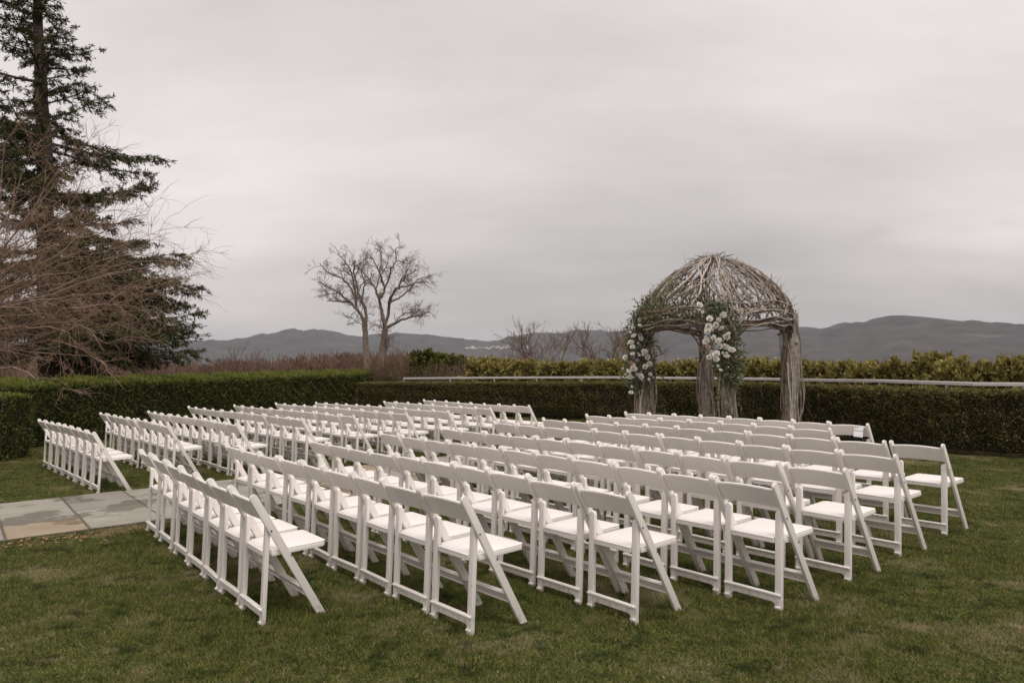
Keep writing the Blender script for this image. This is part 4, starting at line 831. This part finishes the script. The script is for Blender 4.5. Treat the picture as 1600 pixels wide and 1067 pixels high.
# ------------------------------------------------------------------ folding chairs
def make_chair():
    root = empty('folding_chair'); W2 = .2235; tilt = math.atan2(.427, .755)
    B = np.array([.402, .0]); T = np.array([-.012, .764]); t = unit(T-B); nn = np.array([t[1], -t[0]])     # (y,z)
    hw = .0235
    ol = [tuple(B+np.array([-.027, 0])), tuple(B+np.array([.027, 0]))]; ol += [tuple(T+hw*(nn*math.cos(a)+t*math.sin(a))) for a in np.linspace(0, PI, 9)]
    legs = []
    for s in (-1, 1):
        b = plate(ol, .021, 'x', .0035, 2); L_ = bobj('long_leg', b, M['paint'], root, off=(s*(W2-.0105), 0, 0)); legs.append(L_)
        for (y, z) in ((.086, .564), (.206, .405)):
            c = bmesh.new(); bmesh.ops.create_cone(c, cap_ends=True, segments=8, radius1=.0055, radius2=.0055, depth=.027); bmesh.ops.rotate(c, verts=c.verts, matrix=Matrix.Rotation(PI/2, 3, 'Y')); bobj('bolt', c, M['bolt'], L_, off=(s*(W2-.0105), y, z))
        # rear leg, inside the long one, rounded at the top, small clip foot at the bottom
        w = .0215; o = [(-w, 0), (w, 0), (w, .585)]+[(w*math.cos(a), .585+w*math.sin(a)) for a in np.linspace(.3, PI-.3, 6)]+[(-w, .585)]
        bb = plate(o, .026, 'y', .0035, 2)
        for v in bb.verts: v.co.y += .042+.036*v.co.z/.6
        kn = bbox(-w*.9, w*.9, .021, .033, .028, .040, .002); bobj('rear_leg', bjoin([bb, kn]), M['paint'], root, off=(s*(W2-.0435), 0, 0))
    # seat: frame with notched rear corners, rounded lip, and a pad
    xo, xi = .199, .152; yb, yn, yf = .054, .092, .432
    fr = plate([(-xi, yb), (xi, yb), (xi, yn), (xo, yn+.004), (xo, yf-.02), (xo-.02, yf), (-xo+.02, yf), (-xo, yf-.02), (-xo, yn+.004), (-xi, yn)], .026, 'z', .005, 2)
    lip = plate([(-xi+.002, yb-.004), (xi-.002, yb-.004), (xi-.002, yn), (xo-.003, yn+.008), (xo-.002, yf-.02), (xo-.02, yf+.004), (-xo+.02, yf+.004), (-xo+.002, yf-.02), (-xo+.003, yn+.008), (-xi+.002, yn)], .008, 'z', .003, 2); bmesh.ops.translate(lip, verts=lip.verts, vec=(0, 0, .017))
    seat = bjoin([fr, lip]); 
    for v in seat.verts: v.co.z += .421+.012*(v.co.y-.05)/.36
    seat_o = bobj('seat', seat, M['paint'], root)
    px = xo-.018; pad = bmesh.new(); nx, ny = 9, 9; g = [[None]*ny for _ in range(nx)]
    for i in range(nx):
        for j in range(ny):
            u, v = -1+2*i/(nx-1), j/(ny-1); xw = px if v > .12 else xi-.012; y = yb+.010+v*(yf-yb-.022); ed = min(1-abs(u), v*2, (1-v)*2); g[i][j] = pad.verts.new((u*xw, y, .4425+.012*(y-.05)/.36+(.0055*min(1, ed*5)+.003*(1-u*u)*math.sin(PI*v))))
    for i in range(nx-1):
        for j in range(ny-1): pad.faces.new((g[i][j], g[i+1][j], g[i+1][j+1], g[i][j+1]))
    ring = bmesh.ops.extrude_edge_only(pad, edges=[e for e in pad.edges if e.is_boundary]); 
    for v in [v for v in ring['geom'] if isinstance(v, bmesh.types.BMVert)]: v.co.z -= .007
    bmesh.ops.recalc_face_normals(pad, faces=pad.faces); bobj('seat_pad', pad, M['pad'], seat_o)
    # curved back panel between the long legs
    bp = bmesh.new(); n = 13; th = .017; rows_ = []
    for i in range(n):
        s = -1+2*i/(n-1); x = s*(W2-.019); arc = 1-s*s; lt_, lb = .748+.024*arc, .632+.020*arc; back = -.020*arc
        col = []
        for side in (-1, 1):
            for lz in (lt_, lb):
                c = B+t*((lz)/t[1]); p = c+nn*(back+side*th/2-.004); col.append(bp.verts.new((x, p[0], p[1])))
        rows_.append(col)
    for i in range(n-1):
        a, b = rows_[i], rows_[i+1]
        for q in ((0, 1), (1, 3), (3, 2), (2, 0)): bp.faces.new((a[q[0]], a[q[1]], b[q[1]], b[q[0]]))
    bp.faces.new([rows_[0][k] for k in (0, 1, 3, 2)]); bp.faces.new([rows_[-1][k] for k in (0, 1, 3, 2)][::-1]); bmesh.ops.recalc_face_normals(bp, faces=bp.faces)
    bmesh.ops.bevel(bp, geom=[e for e in bp.edges if len(e.link_faces) == 2 and e.calc_face_angle(0) > .9], offset=.004, segments=2, affect='EDGES'); bobj('backrest', bp, M['paint'], root)
    # rear stretcher with its ledge
    y0 = .042+.036*.085/.6; sb = [bbox(-.165, .165, y0-.009, y0+.009, .060, .103, .003), bbox(-.200, .200, y0-.024, y0+.006, .102, .114, .004)]
    for s in (-1, 1): sb.append(plate([(s*.158, .060), (s*.158, .040), (s*.150, .052), (s*.138, .060)], .016, 'y', 0)); bmesh.ops.translate(sb[-1], verts=sb[-1].verts, vec=(0, y0, 0))
    bobj('stretcher', bjoin(sb), M['paint'], root)
    # front stretcher between the long legs, channel shaped and tilted with them
    fs = [bbox(-.2015, .2015, -.006, .006, -.030, .030, .002), bbox(-.2015, .2015, -.016, .012, .024, .033, .003), bbox(-.2015, .2015, -.014, .010, -.033, -.026, .003)]; f_ = bjoin(fs); bmesh.ops.rotate(f_, verts=f_.verts, matrix=Matrix.Rotation(tilt*.9, 3, 'X'))
    cc = B+t*(.165/t[1]); bobj('stretcher', f_, M['paint'], root, off=(0, cc[0]-.004, cc[1])); return root
CH = make_chair()
ROWS = [
('L', 1, -48.82, [(-7.412, 11.792), (-7.063, 11.393), (-6.743, 11.026), (-6.447, 10.688), (-6.151, 10.35), (-5.856, 10.012), (-5.56, 9.674), (-5.265, 9.336)]),
('L', 2, -50.4, [(-7.18, 13.161), (-6.851, 12.764), (-6.545, 12.394), (-6.24, 12.025), (-5.92, 11.639), (-5.615, 11.269), (-5.329, 10.923), (-5.042, 10.578), (-4.756, 10.232)]),
('L', 3, -50.37, [(-6.61, 13.682), (-6.314, 13.324), (-6.014, 12.961), (-5.714, 12.6), (-5.417, 12.241), (-5.119, 11.882), (-4.822, 11.523), (-4.525, 11.164), (-4.228, 10.806), (-3.931, 10.447)]),
('L', 4, -49.39, [(-6.247, 14.587), (-5.947, 14.237), (-5.654, 13.895), (-5.348, 13.539), (-5.035, 13.174), (-4.724, 12.811), (-4.428, 12.465), (-4.111, 12.096), (-3.781, 11.711), (-3.481, 11.361), (-3.189, 11.02)]),
('L', 5, -50.19, [(-5.548, 15.128), (-5.233, 14.749), (-4.928, 14.384), (-4.623, 14.018), (-4.323, 13.659), (-4.03, 13.307), (-3.743, 12.962), (-3.439, 12.598), (-3.144, 12.243), (-2.856, 11.899), (-2.556, 11.538)]),
('L', 6, -50.18, [(-4.81, 15.493), (-4.519, 15.144), (-4.232, 14.799), (-3.939, 14.449), (-3.627, 14.074), (-3.309, 13.693), (-3.015, 13.34), (-2.728, 12.995), (-2.438, 12.648), (-2.122, 12.269), (-1.814, 11.899)]),
('L', 7, -50.44, [(-4.082, 15.926), (-3.778, 15.558), (-3.491, 15.211), (-3.205, 14.864), (-2.919, 14.518), (-2.626, 14.163), (-2.329, 13.804), (-2.044, 13.458), (-1.758, 13.112), (-1.472, 12.766), (-1.186, 12.419)]),
('L', 8, -50.91, [(-2.496, 15.241), (-2.213, 14.892), (-1.929, 14.544), (-1.646, 14.195), (-1.363, 13.847), (-1.08, 13.498), (-0.797, 13.15), (-0.514, 12.801)]),
('L', 9, -52.45, [(-1.76, 15.678), (-1.486, 15.322), (-1.212, 14.967), (-0.939, 14.611), (-0.665, 14.255), (-0.391, 13.899), (-0.118, 13.543), (0.156, 13.187)]),
('R', 1, -53.38, [(-3.371, 6.842), (-3.052, 6.412), (-2.736, 5.986), (-2.449, 5.6), (-2.181, 5.24), (-1.913, 4.879), (-1.645, 4.519)]),
('R', 2, -52.04, [(-2.672, 7.206), (-2.381, 6.833), (-2.105, 6.479), (-1.829, 6.125), (-1.545, 5.762), (-1.255, 5.39), (-0.975, 5.03), (-0.698, 4.676), (-0.42, 4.319)]),
('R', 3, -51.82, [(-2.0, 7.721), (-1.722, 7.368), (-1.434, 7.002), (-1.154, 6.645), (-0.876, 6.292), (-0.599, 5.939), (-0.321, 5.586), (-0.042, 5.231), (0.247, 4.863), (0.529, 4.505)]),
('R', 4, -52.47, [(-1.36, 8.287), (-1.059, 7.895), (-0.776, 7.526), (-0.502, 7.17), (-0.229, 6.814), (0.045, 6.458), (0.318, 6.102), (0.598, 5.738), (0.886, 5.363), (1.159, 5.007), (1.435, 4.648)]),
('R', 5, -52.24, [(-0.74, 8.84), (-0.465, 8.485), (-0.179, 8.116), (0.096, 7.762), (0.371, 7.407), (0.647, 7.05), (0.926, 6.69), (1.21, 6.323), (1.492, 5.959), (1.786, 5.58), (2.087, 5.191)]),
('R', 6, -51.97, [(-0.1, 9.467), (0.186, 9.101), (0.477, 8.73), (0.753, 8.376), (1.03, 8.022), (1.307, 7.668), (1.601, 7.292), (1.888, 6.925), (2.174, 6.559), (2.466, 6.186), (2.752, 5.82)]),
('R', 7, -51.25, [(0.548, 10.062), (0.829, 9.712), (1.122, 9.347), (1.411, 8.987), (1.701, 8.625), (1.989, 8.266), (2.277, 7.908), (2.568, 7.545), (2.86, 7.181), (3.156, 6.813), (3.459, 6.435)]),
('R', 8, -50.88, [(1.185, 10.532), (1.468, 10.184), (1.752, 9.835), (2.04, 9.48), (2.326, 9.128), (2.614, 8.775), (2.907, 8.415), (3.2, 8.054)]),
('R', 9, -50.93, [(1.8, 10.886), (2.083, 10.537), (2.366, 10.188), (2.649, 9.84), (2.932, 9.491), (3.215, 9.143), (3.498, 8.794), (3.782, 8.445)])]
ORD = ['first', 'second', 'third', 'fourth', 'fifth', 'sixth', 'seventh', 'eighth', 'ninth', 'tenth', 'eleventh']
r_ = random.Random(3); first = True; LAST = None
for side, k, ang, pts in ROWS:
    for j, (x, y) in enumerate(pts):
        o = CH if first else copy_tree(CH); first = False
        jit = r_.gauss(0, .008)+(.02 if (side, k) == ('R', 1) else 0); a = math.radians(ang); x += -math.sin(a)*jit; y += math.cos(a)*jit
        o.location = (x, y, float(lawn_z(x, y))-.003); o.rotation_euler = (r_.gauss(0, .004), r_.gauss(0, .004), a+math.radians(r_.gauss(0, .9)))
        fromaisle = j if side == 'R' else len(pts)-1-j; rowname = 'back row' if k == 1 else 'front row' if k == 9 else ORD[k-1]+' row from back'
        which = 'on the path end' if fromaisle == 0 else ('on the outer end' if fromaisle == len(pts)-1 else ORD[fromaisle]+' from the path')
        lb = f"white folding chair {which} of the {rowname}, {'right' if side == 'R' else 'left'} block"
        if (side, k, j) == ('R', 9, 7): lb = 'white folding chair with a reserved card, outer end of the right front row'; LAST = o
        tag(o, lb, 'chair', 'white folding chairs set in rows on the lawn')

# reserved card hung over the back of one chair
def card():
    a = LAST.rotation_euler[2]; root = empty('reserved_card', LAST.location, a); tag(root, 'white reserved card hung on the back of the front row end chair', 'card')
    t = unit(np.array([-.422, .755])); q = math.atan2(-t[0], t[1])
    pl = bbox(-.052, .052, -.0008, .0008, -.062, .062, 0); o = bobj('card', pl, M['card'], root); o.rotation_euler = (-.10, .07, 0); o.location = (.118, -.004, .708)
    # offset off the rear face of the backrest
    nrm = Vector((0, -math.cos(q), -math.sin(q))); o.location += nrm*.030
    f = bpy.data.curves.new('lettering', 'FONT'); f.body = 'Reserved'; f.size = .026; f.align_x = 'CENTER'; f.align_y = 'CENTER'; f.shear = .35; f.extrude = .0002
    tx = bpy.data.objects.new('lettering', f); C.objects.link(tx); dg = bpy.context.evaluated_depsgraph_get(); me = bpy.data.meshes.new_from_object(tx.evaluated_get(dg)); bpy.data.objects.remove(tx)
    w = link('lettering', me, M['ink'], o); w.rotation_euler = (PI/2, 0, 0); w.location = (0, -.0014, .008)
card()
scene.cycles.use_denoising = True
try: scene.cycles.denoiser = 'OPENIMAGEDENOISE'
except Exception: pass
scene.cycles.volume_bounces = 0; scene.cycles.max_bounces = 6; scene.cycles.transparent_max_bounces = 8
